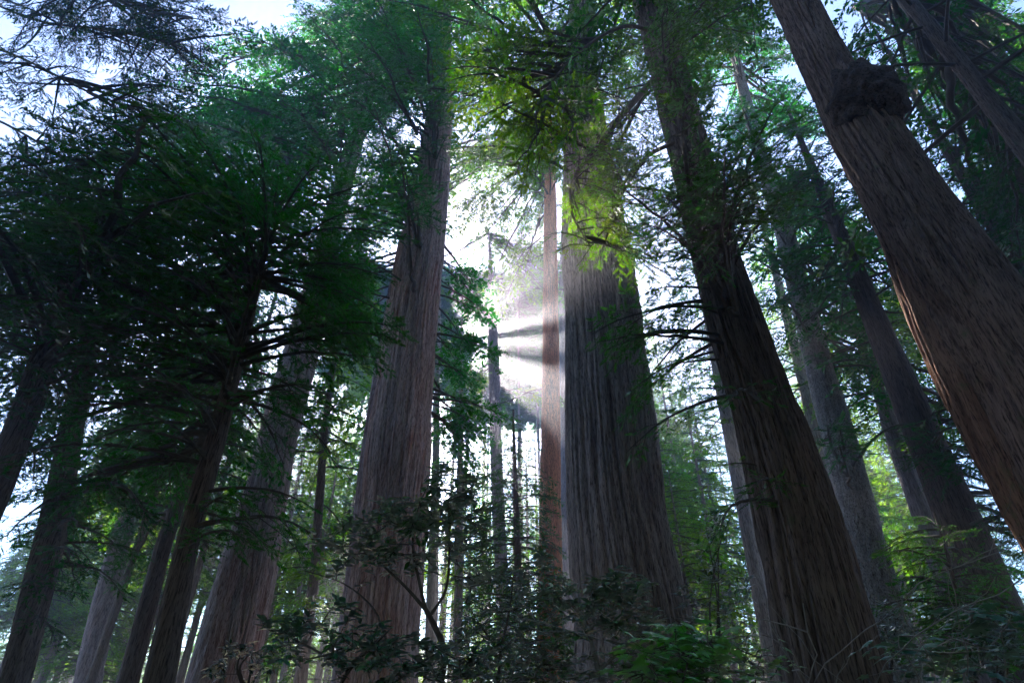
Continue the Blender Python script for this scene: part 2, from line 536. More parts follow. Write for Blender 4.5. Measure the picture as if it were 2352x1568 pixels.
class Tree:
    def __init__(self, name, label, zs, cx, cys, rr, color, leaf, group=None, cat='tree'):
        self.zs, self.cx, self.cy, self.rr = zs, cx, cys, rr
        self.root = empty(name, (float(np.interp(0, zs, cx)), float(np.interp(0, zs, cys)), 0))
        tag(self.root, label, cat, group)
        self.base = Vector(self.root.location)
        self.leaf, self.color, self.crown, self.count = leaf, color, None, 0

    def axis(self, z):
        return Vector((float(np.interp(z, self.zs, self.cx)), float(np.interp(z, self.zs, self.cy)), z)), float(np.interp(z, self.zs, self.rr))

    def branch(self, P, sets, rise=None, roll=0.4, minlen=0.6, lane=True, zmin=1.5, lm=None):
        if self.count >= 298: return
        mid = self.base.y < 60
        if lane and in_lane(P, lm if lm is not None else min(1.6, 0.25 + 0.22 * (P.xy - self.axis(P.z)[0].xy).length), mid): return
        if in_hole(P): return
        if self.crown is None: self.crown = empty('crown', (0, 0, 0), self.root)
        ax, r = self.axis(P.z)
        hd = max(0.3, (P.xy - ax.xy).length)
        z = P.z + hd * (U(-0.15, 0.35) if rise is None else rise + U(-0.12, 0.12))
        z = max(zmin * 0.5, min(z, self.zs[-1] - 0.3))
        b, r = self.axis(z)
        v = P - b
        need = max(minlen, v.length / 0.68)
        key = min(sets, key=lambda k: abs(math.log(k / need)))
        me = random.choice(sets[key])
        s = need / key
        h = Vector((v.x, v.y, 0)).normalized()
        b = b + h * r * 0.8
        X = v.normalized()
        tipmax = max(sets) * U(0.8, 1.15)
        if need > tipmax * 1.15:
            b2 = P - X * tipmax * 0.6
            if lane and any(in_lane(b.lerp(b2, f), 0 if lm is None else -0.15, mid) for f in (0, .15, .3, .45, .6, .75, .9)): return
            lv = b2 - b
            Yl = Vector((0, 0, 1)).cross(X).normalized(); Zl = X.cross(Yl)
            rl = 0.016 + 0.011 * need
            ml = Matrix((X * lv.length, Yl * rl, Zl * rl)).transposed().to_4x4(); ml.translation = b - self.base
            l = link(bpy.data.objects.new('limb', random.choice(LIMBS))); l.parent = self.crown; l.matrix_local = ml
            b = b2; need = tipmax
        Zup = Vector((U(-roll, roll), U(-roll, roll), 1))
        Y = Zup.cross(X).normalized()
        Z = X.cross(Y)
        sy = s if s < 1.3 else 1.3 + (s - 1.3) * 0.4
        mat = Matrix((X * s, Y * sy * U(0.85, 1.15) * random.choice((1, -1)), Z * sy)).transposed().to_4x4()
        mat.translation = b - self.base
        o = link(bpy.data.objects.new('branch', me))
        o.parent = self.crown
        o.matrix_local = mat
        k = U(0.8, 1.2)
        o.color = (self.leaf[0] * k, self.leaf[1] * k, self.leaf[2] * k, 1)
        self.count += 1


def trunk_mesh(name, zs, cx, cys, rr, segs, nridge, depth, seed, mat, lobes=0.0, nl=5, zlen=2.2):
    th = np.linspace(0, 2 * math.pi, segs, endpoint=False)
    T, Z = np.meshgrid(th, zs)
    Rr = np.repeat(rr[:, None], segs, 1)
    u = T / (2 * math.pi)
    warp = 0.05 * (pnoise(u * 5, Z / 4.0 + 5, 5, seed + 1) - 0.5)
    n1 = pnoise((u + warp) % 1.0 * nridge, Z / zlen + 7, nridge, seed)
    n2 = pnoise((u + warp * 1.6) % 1.0 * nridge * 2, Z / (zlen * 0.45) + 3, nridge * 2, seed + 2)
    n3 = pnoise(u * nridge * 4, Z / 0.3 + 3, nridge * 4, seed + 5)
    h1 = np.clip(np.abs(2 * n1 - 1) * 3.0, 0, 1) ** 0.7; h2 = np.clip(np.abs(2 * n2 - 1) * 2.4, 0, 1)
    h = 0.62 * h1 + 0.28 * h2 + 0.10 * n3
    lob = (pnoise(u * nl, Z / 14 + 2, nl, seed + 3) - 0.5) * 2
    base = np.clip(1 - Z / 9.0, 0, 1) ** 1.5
    lump = (pnoise(u * 4, Z / 1.9 + 2, 4, seed + 7) - 0.5) * 0.09 + (pnoise(u * 9, Z / 0.8 + 2, 9, seed + 8) - 0.5) * 0.05
    Rf = Rr * (1 + lobes * lob * (0.55 + base) + lump) + depth * (h - 0.7) * np.clip(Rr / (rr.max() * 0.35), 0.3, 1)
    ph = 0
    X = cx[:, None] + Rf * np.cos(T); Y = cys[:, None] + Rf * np.sin(T)
    mb = MB()
    n = len(zs)
    i = np.arange(n - 1)[:, None] * segs; j = np.arange(segs)[None, :]
    f = np.stack([i + j, i + (j + 1) % segs, i + segs + (j + 1) % segs, i + segs + j], -1).reshape(-1, 4)
    mb.add(np.stack([X, Y, Z], -1).reshape(-1, 3), f)
    me = mb.mesh(name, [mat], True)
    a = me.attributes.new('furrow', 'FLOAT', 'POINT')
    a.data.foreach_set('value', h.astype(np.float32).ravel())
    return me


def make_tree(name, label, d, prof, H, mat, segs=96, rings=90, nridge=22, depth=0.05, seed=1, lobes=0.06, nl=5, zlen=2.2,
              flare=0.25, tint=(1, 1, 1), leaf=(0.03, 0.07, 0.02), group=None, taper=0.12, trunkname='trunk'):
    """prof: rows of (pixel y, left edge x, right edge x); d: distance of the trunk from the camera"""
    zz, cc, rv = [], [], []
    for y, xl, xr in prof:
        p = at((xl + xr) / 2, y, d)
        a, b = at(xl, y, d), at(xr, y, d)
        az = math.atan2(p.x, d)
        zz.append(p.z); cc.append(p.x); rv.append((b.x - a.x) / 2 * math.cos(az))
    o = np.argsort(zz); zz, cc, rv = np.array(zz)[o], np.array(cc)[o], np.array(rv)[o]
    sl = (cc[-1] - cc[0]) / max(1e-6, zz[-1] - zz[0])
    sl = max(-0.05, min(0.05, sl))
    if zz[-1] < H - 1:
        k = max(0.02, rv[-1] * taper)
        zz = np.append(zz, H); cc = np.append(cc, cc[-1] + sl * (H - zz[-2])); rv = np.append(rv, k)
    z0 = zz[0]
    s = np.linspace(0, 1, rings)
    zs = -0.5 + (H + 0.5) * s ** 1.35
    cx = np.interp(zs, zz, cc)
    cx = np.where(zs < z0, cc[0] - sl * (z0 - zs), cx)
    rr = np.interp(zs, zz, rv)
    if z0 > 0.2:
        rr = np.where(zs < z0, rv[0] * (1 + flare * np.clip((z0 - zs) / z0, 0, 1.1) ** 1.6), rr)
    ker = np.ones(5) / 5
    rr = np.convolve(np.pad(rr, 2, 'edge'), ker, 'valid'); cx = np.convolve(np.pad(cx, 2, 'edge'), ker, 'valid')
    cys = np.full(rings, float(d))
    T = Tree(name, label, zs, cx, cys, rr, tint, leaf, group)
    me = trunk_mesh('trunk', zs, cx - T.base.x, cys - T.base.y, rr, segs, nridge, depth, seed, mat, lobes, nl, zlen)
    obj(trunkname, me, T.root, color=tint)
    return T


def patch(T, x, y, rx, ry, n, dy0, dy1, sets, rise=None, lane=True, roll=0.4, lm=None):
    """n branches of tree T whose foliage fills an elliptic patch of the view"""
    for _ in range(n):
        a = U(0, 2 * math.pi); q = math.sqrt(U(0, 1))
        px, py = x + rx * q * math.cos(a), y + ry * q * math.sin(a)
        Y = T.axis(10)[0].y + U(dy0, dy1)
        T.branch(at(px, py, max(2.0, Y)), sets, rise, lane=lane, roll=roll, lm=lm)


def limb(T, path, Y, r0, r1=0.012, bark_=None):
    """a bare curved limb of tree T; returns its points"""
    p = smooth_path([at(x, y, Y + dy) for x, y, dy in path])
    mb = MB()
    mb.tube([q - T.base for q in p], np.linspace(r0, r1, len(p)), 8)
    obj('limb', mb.mesh('limb', [M_LIMB], True), T.root)
    return p


def sprays(T, nodes, x, y, rx, ry, n, dy0, dy1, Y, sets, droop=0.25):
    """small branches growing from a limb towards an elliptic patch"""
    if T.crown is None: T.crown = empty('crown', (0, 0, 0), T.root)
    for _ in range(n):
        a = U(0, 6.283); q = math.sqrt(U(0, 1))
        P = at(x + rx * q * math.cos(a), y + ry * q * math.sin(a), Y + U(dy0, dy1))
        if T.count >= 298: return
        b = min(nodes, key=lambda k: (k - P).length + U(0, 0.5) + (0.6 if k.z < P.z else 0))
        v = P - b
        if v.length < 0.2: continue
        v = v + Vector((U(-.2, .2), U(-.2, .2), 0)) * v.length
        need = max(0.9, v.length / 0.62)
        key = min(sets, key=lambda k: abs(math.log(k / need)))
        s_ = need / key
        X = v.normalized()
        Zup = Vector((U(-.7, .7), U(-.7, .7), 1)); Yv = Zup.cross(X).normalized(); Z = X.cross(Yv)
        m = Matrix((X * s_, Yv * s_ * random.choice((1, -1)), Z * s_)).transposed().to_4x4()
        m.translation = b - T.base
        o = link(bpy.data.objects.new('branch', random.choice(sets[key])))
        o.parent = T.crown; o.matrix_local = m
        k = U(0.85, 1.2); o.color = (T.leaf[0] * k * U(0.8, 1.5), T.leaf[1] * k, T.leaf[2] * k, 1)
        T.count += 1


# lanes: (target point, radius, how far sunward the lane starts)
def lane(x, y, Y, rad, tmin=1.5, extra=0.0):
    LANES.append((at(x, y, Y), rad, tmin, extra))


lane(1405, 480, 7.6, 1.1, 1.8, 1.0)
lane(1300, 290, 7.8, 0.9, 1.8, 1.2)
lane(1235, 220, 8.0, 1.2, 1.8, 1.2)
lane(1450, 410, 7.6, 0.7, 1.8, 1.2)
lane(1200, 120, 8.0, 1.2, 1.8, 1.2)
lane(1270, 90, 9.0, 1.2, 1.8, 1.2)
lane(1580, 330, 9, 0.5, 1.5, 0.5)
lane(2130, 830, 7.5, 0.8, 1.0, 1.0)
lane(2245, 1050, 7.5, 0.8, 1.0, 1.0)
lane(2035, 620, 7.5, 0.6, 1.0, 1.0)
lane(1940, 330, 7.6, 0.4, 1.5, 0.5)
lane(2140, 1200, 11, 0.6, 1.5, 0.8)
for a in ((1262, 596, 26, .55), (1262, 705, 26, .45), (1262, 776, 26, .28), (1262, 845, 26, .45), (1262, 930, 26, .9), (1150, 1000, 30, .6)): lane(*a)

WALLSEED = 613
NEAR = FINE
FAR = COARSE

# ---------------------------------------------------------------- the big trunks
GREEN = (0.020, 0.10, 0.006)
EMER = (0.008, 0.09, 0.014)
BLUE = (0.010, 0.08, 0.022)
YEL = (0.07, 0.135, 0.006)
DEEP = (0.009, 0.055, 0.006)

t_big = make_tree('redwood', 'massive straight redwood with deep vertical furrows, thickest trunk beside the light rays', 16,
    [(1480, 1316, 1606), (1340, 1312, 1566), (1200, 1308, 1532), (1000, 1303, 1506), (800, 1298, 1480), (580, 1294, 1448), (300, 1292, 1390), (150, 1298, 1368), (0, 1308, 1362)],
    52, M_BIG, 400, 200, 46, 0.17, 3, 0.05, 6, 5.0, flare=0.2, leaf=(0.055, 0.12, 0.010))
t_flu = make_tree('redwood', 'fluted redwood with reddish and tan lobes standing behind the forked glossy bush', 20,
    [(1560, 772, 965), (1300, 808, 976), (1000, 843, 995), (800, 874, 1003), (600, 908, 1020), (400, 958, 1030), (230, 990, 1037), (0, 1005, 1035)],
    56, M_FLUTED, 340, 190, 38, 0.15, 15, 0.16, 5, 5.0, leaf=EMER, tint=(1.3, 1.1, 1.03))
t_red = make_tree('redwood', 'slender straight redwood with smooth reddish bark crossed by the light rays', 31,
    [(1480, 1234, 1292), (1300, 1238, 1292), (1000, 1243, 1287), (800, 1247, 1284), (600, 1249, 1281), (480, 1250, 1278), (330, 1252, 1275)],
    46, M_RED, 90, 140, 18, 0.07, 22, 0.06, leaf=YEL, tint=(1.2, 1.05, 0.95))
t_rdark = make_tree('redwood', 'dark leaning redwood with a tangle of twiggy sprays round its middle', 9.5,
    [(1568, 1795, 2045), (1200, 1735, 1935), (1000, 1695, 1862), (800, 1640, 1775), (600, 1590, 1702), (400, 1545, 1645), (200, 1500, 1590), (0, 1452, 1520)],
    40, M_DARK, 300, 190, 32, 0.12, 31, 0.06, 5, 2.6, leaf=(0.035, 0.09, 0.016))
t_burl = make_tree('redwood', 'huge leaning redwood with a black burl and sunlit orange bark edge', 7.6,
    [(1100, 2290, 2680), (900, 2192, 2530), (750, 2110, 2412), (600, 2038, 2292), (450, 1966, 2180), (300, 1890, 2072), (150, 1828, 1962), (0, 1768, 1882)],
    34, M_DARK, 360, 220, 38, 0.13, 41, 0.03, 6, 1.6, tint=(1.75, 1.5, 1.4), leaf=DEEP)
t_twin = make_tree('redwood', 'grey furrowed redwood with a split base, behind the dark young hemlock', 22,
    [(1560, 480, 590), (1300, 530, 640), (1100, 572, 668), (1000, 596, 684), (900, 622, 714), (800, 655, 735), (700, 684, 748), (560, 726, 776), (420, 768, 810), (250, 818, 852), (60, 862, 888)],
    50, M_FLUTED, 240, 170, 30, 0.13, 55, 0.10, 4, tint=(0.95, 0.95, 0.95), leaf=BLUE)
t_hem = make_tree('hemlock', 'dark young hemlock with spreading bare limbs and a dense dark dome of needles', 9,
    [(1568, 325, 405), (1250, 400, 456), (1000, 474, 522), (850, 520, 556), (700, 560, 592), (600, 584, 610), (520, 606, 622)],
    11, M_DARK, 64, 100, 14, 0.02, 61, 0.06, leaf=(0.011, 0.085, 0.013), tint=(0.9, 0.9, 0.9))
t_slim = make_tree('fir', 'slim straight trunk just behind the dark young hemlock', 18,
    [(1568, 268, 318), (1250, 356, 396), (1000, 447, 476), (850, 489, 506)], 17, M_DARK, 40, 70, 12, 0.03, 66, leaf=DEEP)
t_ldark = make_tree('redwood', 'dark redwood trunk rising at the shaded edge of the picture beside hemlock sprays', 12,
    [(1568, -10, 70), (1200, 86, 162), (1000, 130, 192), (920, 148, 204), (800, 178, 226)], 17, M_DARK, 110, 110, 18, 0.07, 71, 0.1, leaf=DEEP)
t_lhid = make_tree('redwood', 'blackish trunk half hidden by drooping needles at the extreme left edge', 9,
    [(1150, -60, 20), (900, 40, 112), (800, 72, 136)], 13, M_DARK, 80, 90, 16, 0.06, 73, leaf=DEEP)
t_lpale = make_tree('redwood', 'hazy pale trunk between the dark edge tree and the slim straight trunk', 32,
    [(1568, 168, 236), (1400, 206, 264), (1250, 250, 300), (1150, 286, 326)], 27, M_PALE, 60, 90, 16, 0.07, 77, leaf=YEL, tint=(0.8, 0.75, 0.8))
t_thin = make_tree('fir', 'thin dark trunk between the split redwood and the fluted redwood', 28,
    [(1568, 674, 706), (1300, 713, 736), (1000, 735, 752)], 36, M_DARK, 36, 70, 10, 0.03, 79, leaf=YEL)
t_scaly = make_tree('fir', 'grey scaly-barked fir standing behind the dark leaning redwood', 20,
    [(1400, 1960, 2082), (1200, 1925, 2022), (1000, 1885, 1966), (800, 1838, 1902), (650, 1804, 1858), (540, 1780, 1828), (350, 1727, 1761), (150, 1680, 1706)],
    44, M_FIR, 130, 170, 18, 0.05, 83, 0.04, zlen=0.7, leaf=BLUE)
t_rthin = make_tree('fir', 'slim bluish trunk between the scaly fir and the orange edged redwood', 24,
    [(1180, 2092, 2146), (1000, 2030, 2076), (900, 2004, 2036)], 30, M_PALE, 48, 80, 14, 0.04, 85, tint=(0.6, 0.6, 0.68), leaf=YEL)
t_rpale = make_tree('redwood', 'pale pinkish trunk squeezed between the dark leaning redwood and the scaly fir', 32,
    [(1300, 1930, 1978), (1100, 1880, 1918), (950, 1848, 1884)], 40, M_PALE, 48, 80, 14, 0.05, 87, leaf=YEL)
t_rpale2 = make_tree('redwood', 'pale trunk peeping out on the clearing side of the dark leaning redwood', 33,
    [(1180, 1694, 1728), (950, 1652, 1682)], 38, M_PALE, 40, 70, 12, 0.04, 89, leaf=YEL)
t_mid = make_tree('redwood', 'hazy trunk in the middle of the light rays, beyond the young fir', 46,
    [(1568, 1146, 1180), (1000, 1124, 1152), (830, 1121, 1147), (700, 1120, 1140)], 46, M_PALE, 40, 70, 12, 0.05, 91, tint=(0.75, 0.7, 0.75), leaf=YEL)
t_youngfir = make_tree('fir', 'young cone-shaped fir standing in the shade below the light rays', 29,
    [(1568, 1185, 1206), (1300, 1182, 1198), (1100, 1177, 1189), (960, 1177, 1181)], at(1179, 940, 29).z, M_DARK, 24, 50, 10, 0.02, 93, leaf=(0.03, 0.07, 0.022))
t_slA = make_tree('redwood', 'thin pale trunk seen through the forked bush, nearest to the fluted redwood', 38,
    [(1568, 972, 1004), (1250, 984, 1008)], 34, M_PALE, 36, 60, 12, 0.04, 95, leaf=YEL)
t_slB = make_tree('redwood', 'thin grey trunk just past the fork of the glossy bush', 36,
    [(1568, 1038, 1062), (1200, 1046, 1064)], 30, M_PALE, 36, 60, 12, 0.04, 97, tint=(0.8, 0.78, 0.8), leaf=YEL)
t_slC = make_tree('redwood', 'narrow grey sliver of trunk tucked against the massive straight redwood', 52,
    [(1500, 1290, 1330), (1000, 1286, 1312), (600, 1284, 1304)], 54, M_PALE, 32, 60, 12, 0.04, 99, tint=(0.7, 0.7, 0.75), leaf=YEL)
t_ur1 = make_tree('redwood', 'dark trunk crossing the blue sky in the upper corner past the burl', 9,
    [(500, 2440, 2530), (300, 2290, 2362), (150, 2180, 2236), (0, 2062, 2108)], 30, M_DARK, 90, 90, 16, 0.05, 101, leaf=DEEP)
t_ur2 = make_tree('fir', 'thin dark trunk among deep foliage close behind the burl redwood', 14,
    [(900, 2480, 2540), (640, 2330, 2372), (480, 2238, 2272), (310, 2140, 2168)], 30, M_DARK, 40, 70, 12, 0.04, 103, leaf=DEEP)
t_rbig = make_tree('redwood', 'broad dim trunk behind the bright topped sapling', 17,
    [(1500, 2260, 2400), (1300, 2190, 2310), (1150, 2130, 2236), (1000, 2075, 2168)], 26, M_DARK, 70, 80, 16, 0.06, 105, tint=(0.8, 0.75, 0.8), leaf=DEEP)

# split base of the twin redwood
def lobe(T, d, prof, seed, mat, name, tint, segs=80, rings=60, depth=0.08, nridge=16):
    zz, cc, rv = [], [], []
    for y, xl, xr in prof:
        p = at((xl + xr) / 2, y, d); zz.append(p.z); cc.append(p.x); rv.append((at(xr, y, d).x - at(xl, y, d).x) / 2 * math.cos(math.atan2(p.x, d)))
    o = np.argsort(zz); zz, cc, rv = np.array(zz)[o], np.array(cc)[o], np.array(rv)[o]
    zs = np.linspace(-0.4 if zz[0] < 3.5 else zz[0], zz[-1], rings)
    cx = np.interp(zs, zz, cc); rr = np.interp(zs, zz, rv)
    me = trunk_mesh(name, zs, cx - T.base.x, np.full(rings, d - T.base.y), rr, segs, nridge, depth, seed, mat, 0.08, 4)
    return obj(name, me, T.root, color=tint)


lobe(t_twin, 21.6, [(1560, 428, 530), (1400, 474, 556), (1250, 520, 590), (1150, 552, 606), (1050, 590, 616)], 57, M_FLUTED, 'buttress', (0.9, 0.9, 0.95))
lobe(t_flu, 20.5, [(1560, 760, 850), (1300, 797, 868), (1000, 834, 890), (800, 868, 914), (650, 896, 935), (520, 930, 955)], 58, M_FLUTED, 'buttress', (1.05, 1.0, 1.1))
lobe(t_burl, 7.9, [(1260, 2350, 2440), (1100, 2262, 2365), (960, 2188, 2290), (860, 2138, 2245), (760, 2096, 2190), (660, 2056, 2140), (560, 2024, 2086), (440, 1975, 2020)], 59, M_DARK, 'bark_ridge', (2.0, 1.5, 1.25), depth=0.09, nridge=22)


def burl():
    c = at(1988, 238, 7.3)
    n1, n2 = 90, 60
    th = np.linspace(0, 2 * math.pi, n1, endpoint=False); ph = np.linspace(0.02, math.pi - 0.02, n2)
    T, P = np.meshgrid(th, ph)
    r = 1 + 0.35 * (pnoise(T / (2 * math.pi) * 9, P * 1.7, 9, 5) - 0.5) + 0.3 * (pnoise(T / (2 * math.pi) * 18, P * 3.6, 18, 6) - 0.5) + 0.18 * (pnoise(T / (2 * math.pi) * 36, P * 7.5, 36, 8) - 0.5)
    X = 0.72 * r * np.sin(P) * np.cos(T); Y = 0.62 * r * np.sin(P) * np.sin(T); Z = 0.92 * r * np.cos(P)
    mb = MB()
    i = np.arange(n2 - 1)[:, None] * n1; j = np.arange(n1)[None, :]
    mb.add(np.stack([X, Y, Z], -1).reshape(-1, 3), np.stack([i + j, i + n1 + j, i + n1 + (j + 1) % n1, i + (j + 1) % n1], -1).reshape(-1, 4))
    me = mb.mesh('burl', [M_BURL], False)
    a = me.attributes.new('furrow', 'FLOAT', 'POINT'); a.data.foreach_set('value', ((r - 0.6) / 0.8).astype(np.float32).ravel())
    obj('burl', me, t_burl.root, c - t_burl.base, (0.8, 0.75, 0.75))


burl()

# ---------------------------------------------------------------- foliage of the named trees
random.seed(101)
# massive redwood: sunlit sprays hanging before its upper trunk
lb = limb(t_rdark, [(1540, 140, 0, ), (1477, 210, -0.6), (1412, 285, -1.3), (1374, 342, -1.6), (1339, 374, -1.8), (1317, 418, -2.0), (1310, 450, -2.1), (1317, 499, -2.1), (1356, 566, -2.1)], 9.5, 0.10)
lb2 = limb(t_rdark, [(1570, 320, 0), (1500, 350, -0.6), (1466, 383, -1.1), (1434, 420, -1.5), (1428, 450, -1.7), (1396, 520, -1.9)], 9.5, 0.06)
lb3 = limb(t_rdark, [(1530, 90, 0), (1450, 60, -0.8), (1370, 90, -1.4), (1290, 160, -1.8), (1240, 230, -2.0)], 9.5, 0.07)
t_rdark.leaf = (0.07, 0.135, 0.010)  # sunlight put into the colour: brighter, yellower leaves for the sunlit sprays
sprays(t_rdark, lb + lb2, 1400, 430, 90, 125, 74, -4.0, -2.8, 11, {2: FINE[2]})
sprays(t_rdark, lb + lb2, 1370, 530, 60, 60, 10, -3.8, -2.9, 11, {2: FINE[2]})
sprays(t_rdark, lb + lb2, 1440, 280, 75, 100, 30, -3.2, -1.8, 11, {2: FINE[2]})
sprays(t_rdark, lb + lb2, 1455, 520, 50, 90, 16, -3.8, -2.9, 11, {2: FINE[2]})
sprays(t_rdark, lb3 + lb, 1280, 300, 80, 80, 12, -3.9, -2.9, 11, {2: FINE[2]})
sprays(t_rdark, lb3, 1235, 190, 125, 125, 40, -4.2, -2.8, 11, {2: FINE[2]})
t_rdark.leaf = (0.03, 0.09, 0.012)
patch(t_big, 1230, 260, 90, 120, 14, -3, 0.5, NEAR, 0.2, lane=False)
patch(t_big, 1260, 80, 170, 110, 24, -5, 2, NEAR, 0.1)
patch(t_big, 1490, 500, 60, 90, 18, -2, 1, NEAR, 0.2)
patch(t_big, 1340, 160, 80, 150, 18, -3, -0.5, NEAR, 0.2, lane=False)
patch(t_big, 1450, 160, 60, 150, 16, -5, 1, NEAR, 0.1)
patch(t_big, 1180, 230, 60, 110, 12, -4, 2, NEAR, 0.1)
random.seed(102)
# fluted redwood: dark drapery
patch(t_flu, 950, 330, 80, 230, 60, -5, 0, NEAR, 0.2)
patch(t_flu, 1000, 80, 110, 130, 46, -4, 3, FAR, 0.1)
patch(t_flu, 880, 520, 60, 110, 20, -3, 1, NEAR, 0.2)
patch(t_flu, 1050, 300, 40, 160, 10, -2, 3, FAR, 0.1)
patch(t_flu, 1042, 640, 50, 60, 7, 1, 4, FAR, 0.1, lane=False)
patch(t_flu, 1040, 800, 35, 80, 10, 0, 3, FAR, 0.1, lane=False)
patch(t_flu, 1035, 960, 45, 60, 9, 0, 4, FAR, 0.1, lane=False)
patch(t_flu, 845, 660, 30, 70, 6, -1, 2, FAR, 0.1)
random.seed(103)
# slender red one and the clearing
patch(t_red, 1195, 410, 65, 100, 40, -3, 5, {2.5: FAR[2.5], 4: FAR[5]}, 0.05, lm=1.2)
patch(t_red, 1240, 340, 60, 70, 26, -3, 4, {2.5: FAR[2.5], 4: FAR[5]}, 0.05, lm=1.2)
patch(t_red, 1120, 545, 70, 50, 22, 0, 8, {2.5: FAR[2.5]}, 0.05, lm=1.0)
patch(t_red, 1080, 380, 40, 60, 16, 0, 8, {2.5: FAR[2.5]}, 0.05, lm=1.0)
patch(t_red, 1200, 560, 50, 50, 26, 0, 6, {2.5: FAR[2.5]}, 0.05, lm=1.0)
random.seed(104)
# dark leaning redwood
patch(t_rdark, 1640, 500, 120, 90, 40, -3, 1.5, NEAR, 0.15)
patch(t_rdark, 1555, 680, 75, 140, 44, -1, 4.5, NEAR, 0.2)
patch(t_rdark, 1560, 880, 60, 100, 16, 0, 5, NEAR, 0.2)
patch(t_rdark, 1600, 120, 90, 150, 26, -2.5, 3, NEAR, 0.1)
patch(t_rdark, 1740, 440, 80, 90, 18, -2, 3, NEAR, 0.1)
patch(t_rdark, 1780, 950, 70, 110, 4, -2.2, -1.0, {2: FINE[2]}, 0.1)
patch(t_rdark, 1745, 1080, 50, 80, 4, -2.0, 0.5, {2: FINE[2]}, 0.1)
patch(t_rdark, 1680, 570, 110, 60, 7, -2.2, 1, BARE, 0.0)
# burl redwood
random.seed(105)
# split redwood: bluish upper crown
patch(t_twin, 760, 200, 170, 170, 60, -5, 4, FAR, 0.05)
patch(t_twin, 640, 330, 150, 90, 26, -5, 3, FAR, 0.1)
patch(t_twin, 830, 60, 90, 80, 20, -3, 5, FAR, 0.05)
patch(t_twin, 560, 270, 90, 70, 12, -4, 3, FAR, 0.1)
patch(t_twin, 790, 640, 50, 120, 14, -3, 2, FAR, 0.1)
random.seed(106)
# young hemlock: dome and lower sprays
patch(t_hem, 470, 450, 230, 90, 44, -2.5, 2.0, NEAR, -0.2, roll=0.7)
patch(t_hem, 700, 520, 130, 110, 34, -1.5, 2.0, NEAR, -0.1, roll=0.7)
patch(t_hem, 760, 700, 60, 120, 24, -1, 1.8, NEAR, 0.1)
patch(t_hem, 330, 620, 180, 110, 34, -2, 2, NEAR, -0.05)
patch(t_hem, 420, 820, 200, 110, 22, -2, 2, NEAR, 0.0)
patch(t_hem, 330, 1030, 160, 120, 14, -1.5, 2.5, NEAR, 0.0)
patch(t_hem, 640, 930, 80, 100, 8, -1, 2, NEAR, 0.0)
patch(t_hem, 540, 1180, 90, 120, 10, -1.5, 2, NEAR, 0.0)
patch(t_hem, 420, 800, 160, 200, 14, -2, 2, BARE, 0.0)
random.seed(107)
# left edge
patch(t_lhid, 120, 520, 190, 150, 44, -3, 2, NEAR, 0.1)
patch(t_lhid, 100, 760, 150, 160, 34, -2, 2, NEAR, 0.1)
patch(t_lhid, 40, 1000, 80, 120, 10, -1, 2, NEAR, 0.1)
patch(t_ldark, 230, 860, 150, 120, 24, -2, 3, NEAR, 0.1)
patch(t_ldark, 150, 1150, 140, 180, 24, -2, 2, NEAR, 0.1)
patch(t_ldark, 120, 1380, 120, 120, 10, -2, 2, NEAR, 0.1)
patch(t_slim, 440, 900, 120, 180, 20, -2, 3, NEAR, 0.1)
patch(t_slim, 360, 1150, 120, 160, 16, -2, 3, NEAR, 0.1)
patch(t_lpale, 300, 1080, 110, 120, 14, -4, 4, FAR, 0.1)
patch(t_thin, 730, 900, 80, 180, 24, -3, 3, FAR, 0.1)
patch(t_thin, 720, 1250, 70, 150, 16, -3, 3, FAR, 0.1)
random.seed(108)
# right side
patch(t_scaly, 1680, 160, 110, 170, 30, -3, 4, FAR, 0.05)
patch(t_scaly, 1860, 560, 130, 160, 44, -3, 4, FAR, 0.1)
patch(t_scaly, 1800, 330, 90, 110, 16, -3, 3, FAR, 0.05)
patch(t_scaly, 1950, 820, 90, 110, 22, -2, 4, FAR, 0.1)
patch(t_scaly, 1960, 1010, 60, 70, 6, -3, -1, {2: FINE[2]}, 0.0)
patch(t_rthin, 2050, 760, 90, 100, 24, -4, 4, FAR, 0.1)
patch(t_rthin, 2120, 950, 80, 100, 16, -3, 4, FAR, 0.1)
patch(t_ur1, 2220, 120, 150, 140, 36, 0.3, 6, NEAR, 0.1)
patch(t_ur1, 2330, 330, 100, 200, 28, 0.3, 6, NEAR, 0.1)
patch(t_ur2, 2120, 90, 130, 120, 20, -2, 4, FAR, 0.1)
patch(t_ur2, 2280, 520, 110, 160, 24, -1, 4, FAR, 0.1)
patch(t_rbig, 2200, 980, 110, 120, 26, -3, 3, NEAR, 0.1)
patch(t_rbig, 2290, 1230, 90, 140, 20, -3, 3, NEAR, 0.1)


random.seed(109)


def cone(T, z0, z1, r0, n, sets, rise=0.15, lane_=True, r1=0.4, pw=0.6):
    """a conical crown"""
    for i in range(n):
        f = (i + U(0, 1)) / n
        z = z0 + (z1 - z0) * f
        a = i * 2.39996 + U(-0.4, 0.4)
        rad = (r0 * (1 - f) ** pw + r1) * U(0.55, 1.05)
        ax, _ = T.axis(z)
        T.branch(Vector((ax.x + rad * 0.68 * math.cos(a), ax.y + rad * 0.68 * math.sin(a), z - rad * 0.1)), sets, rise, lane=lane_)


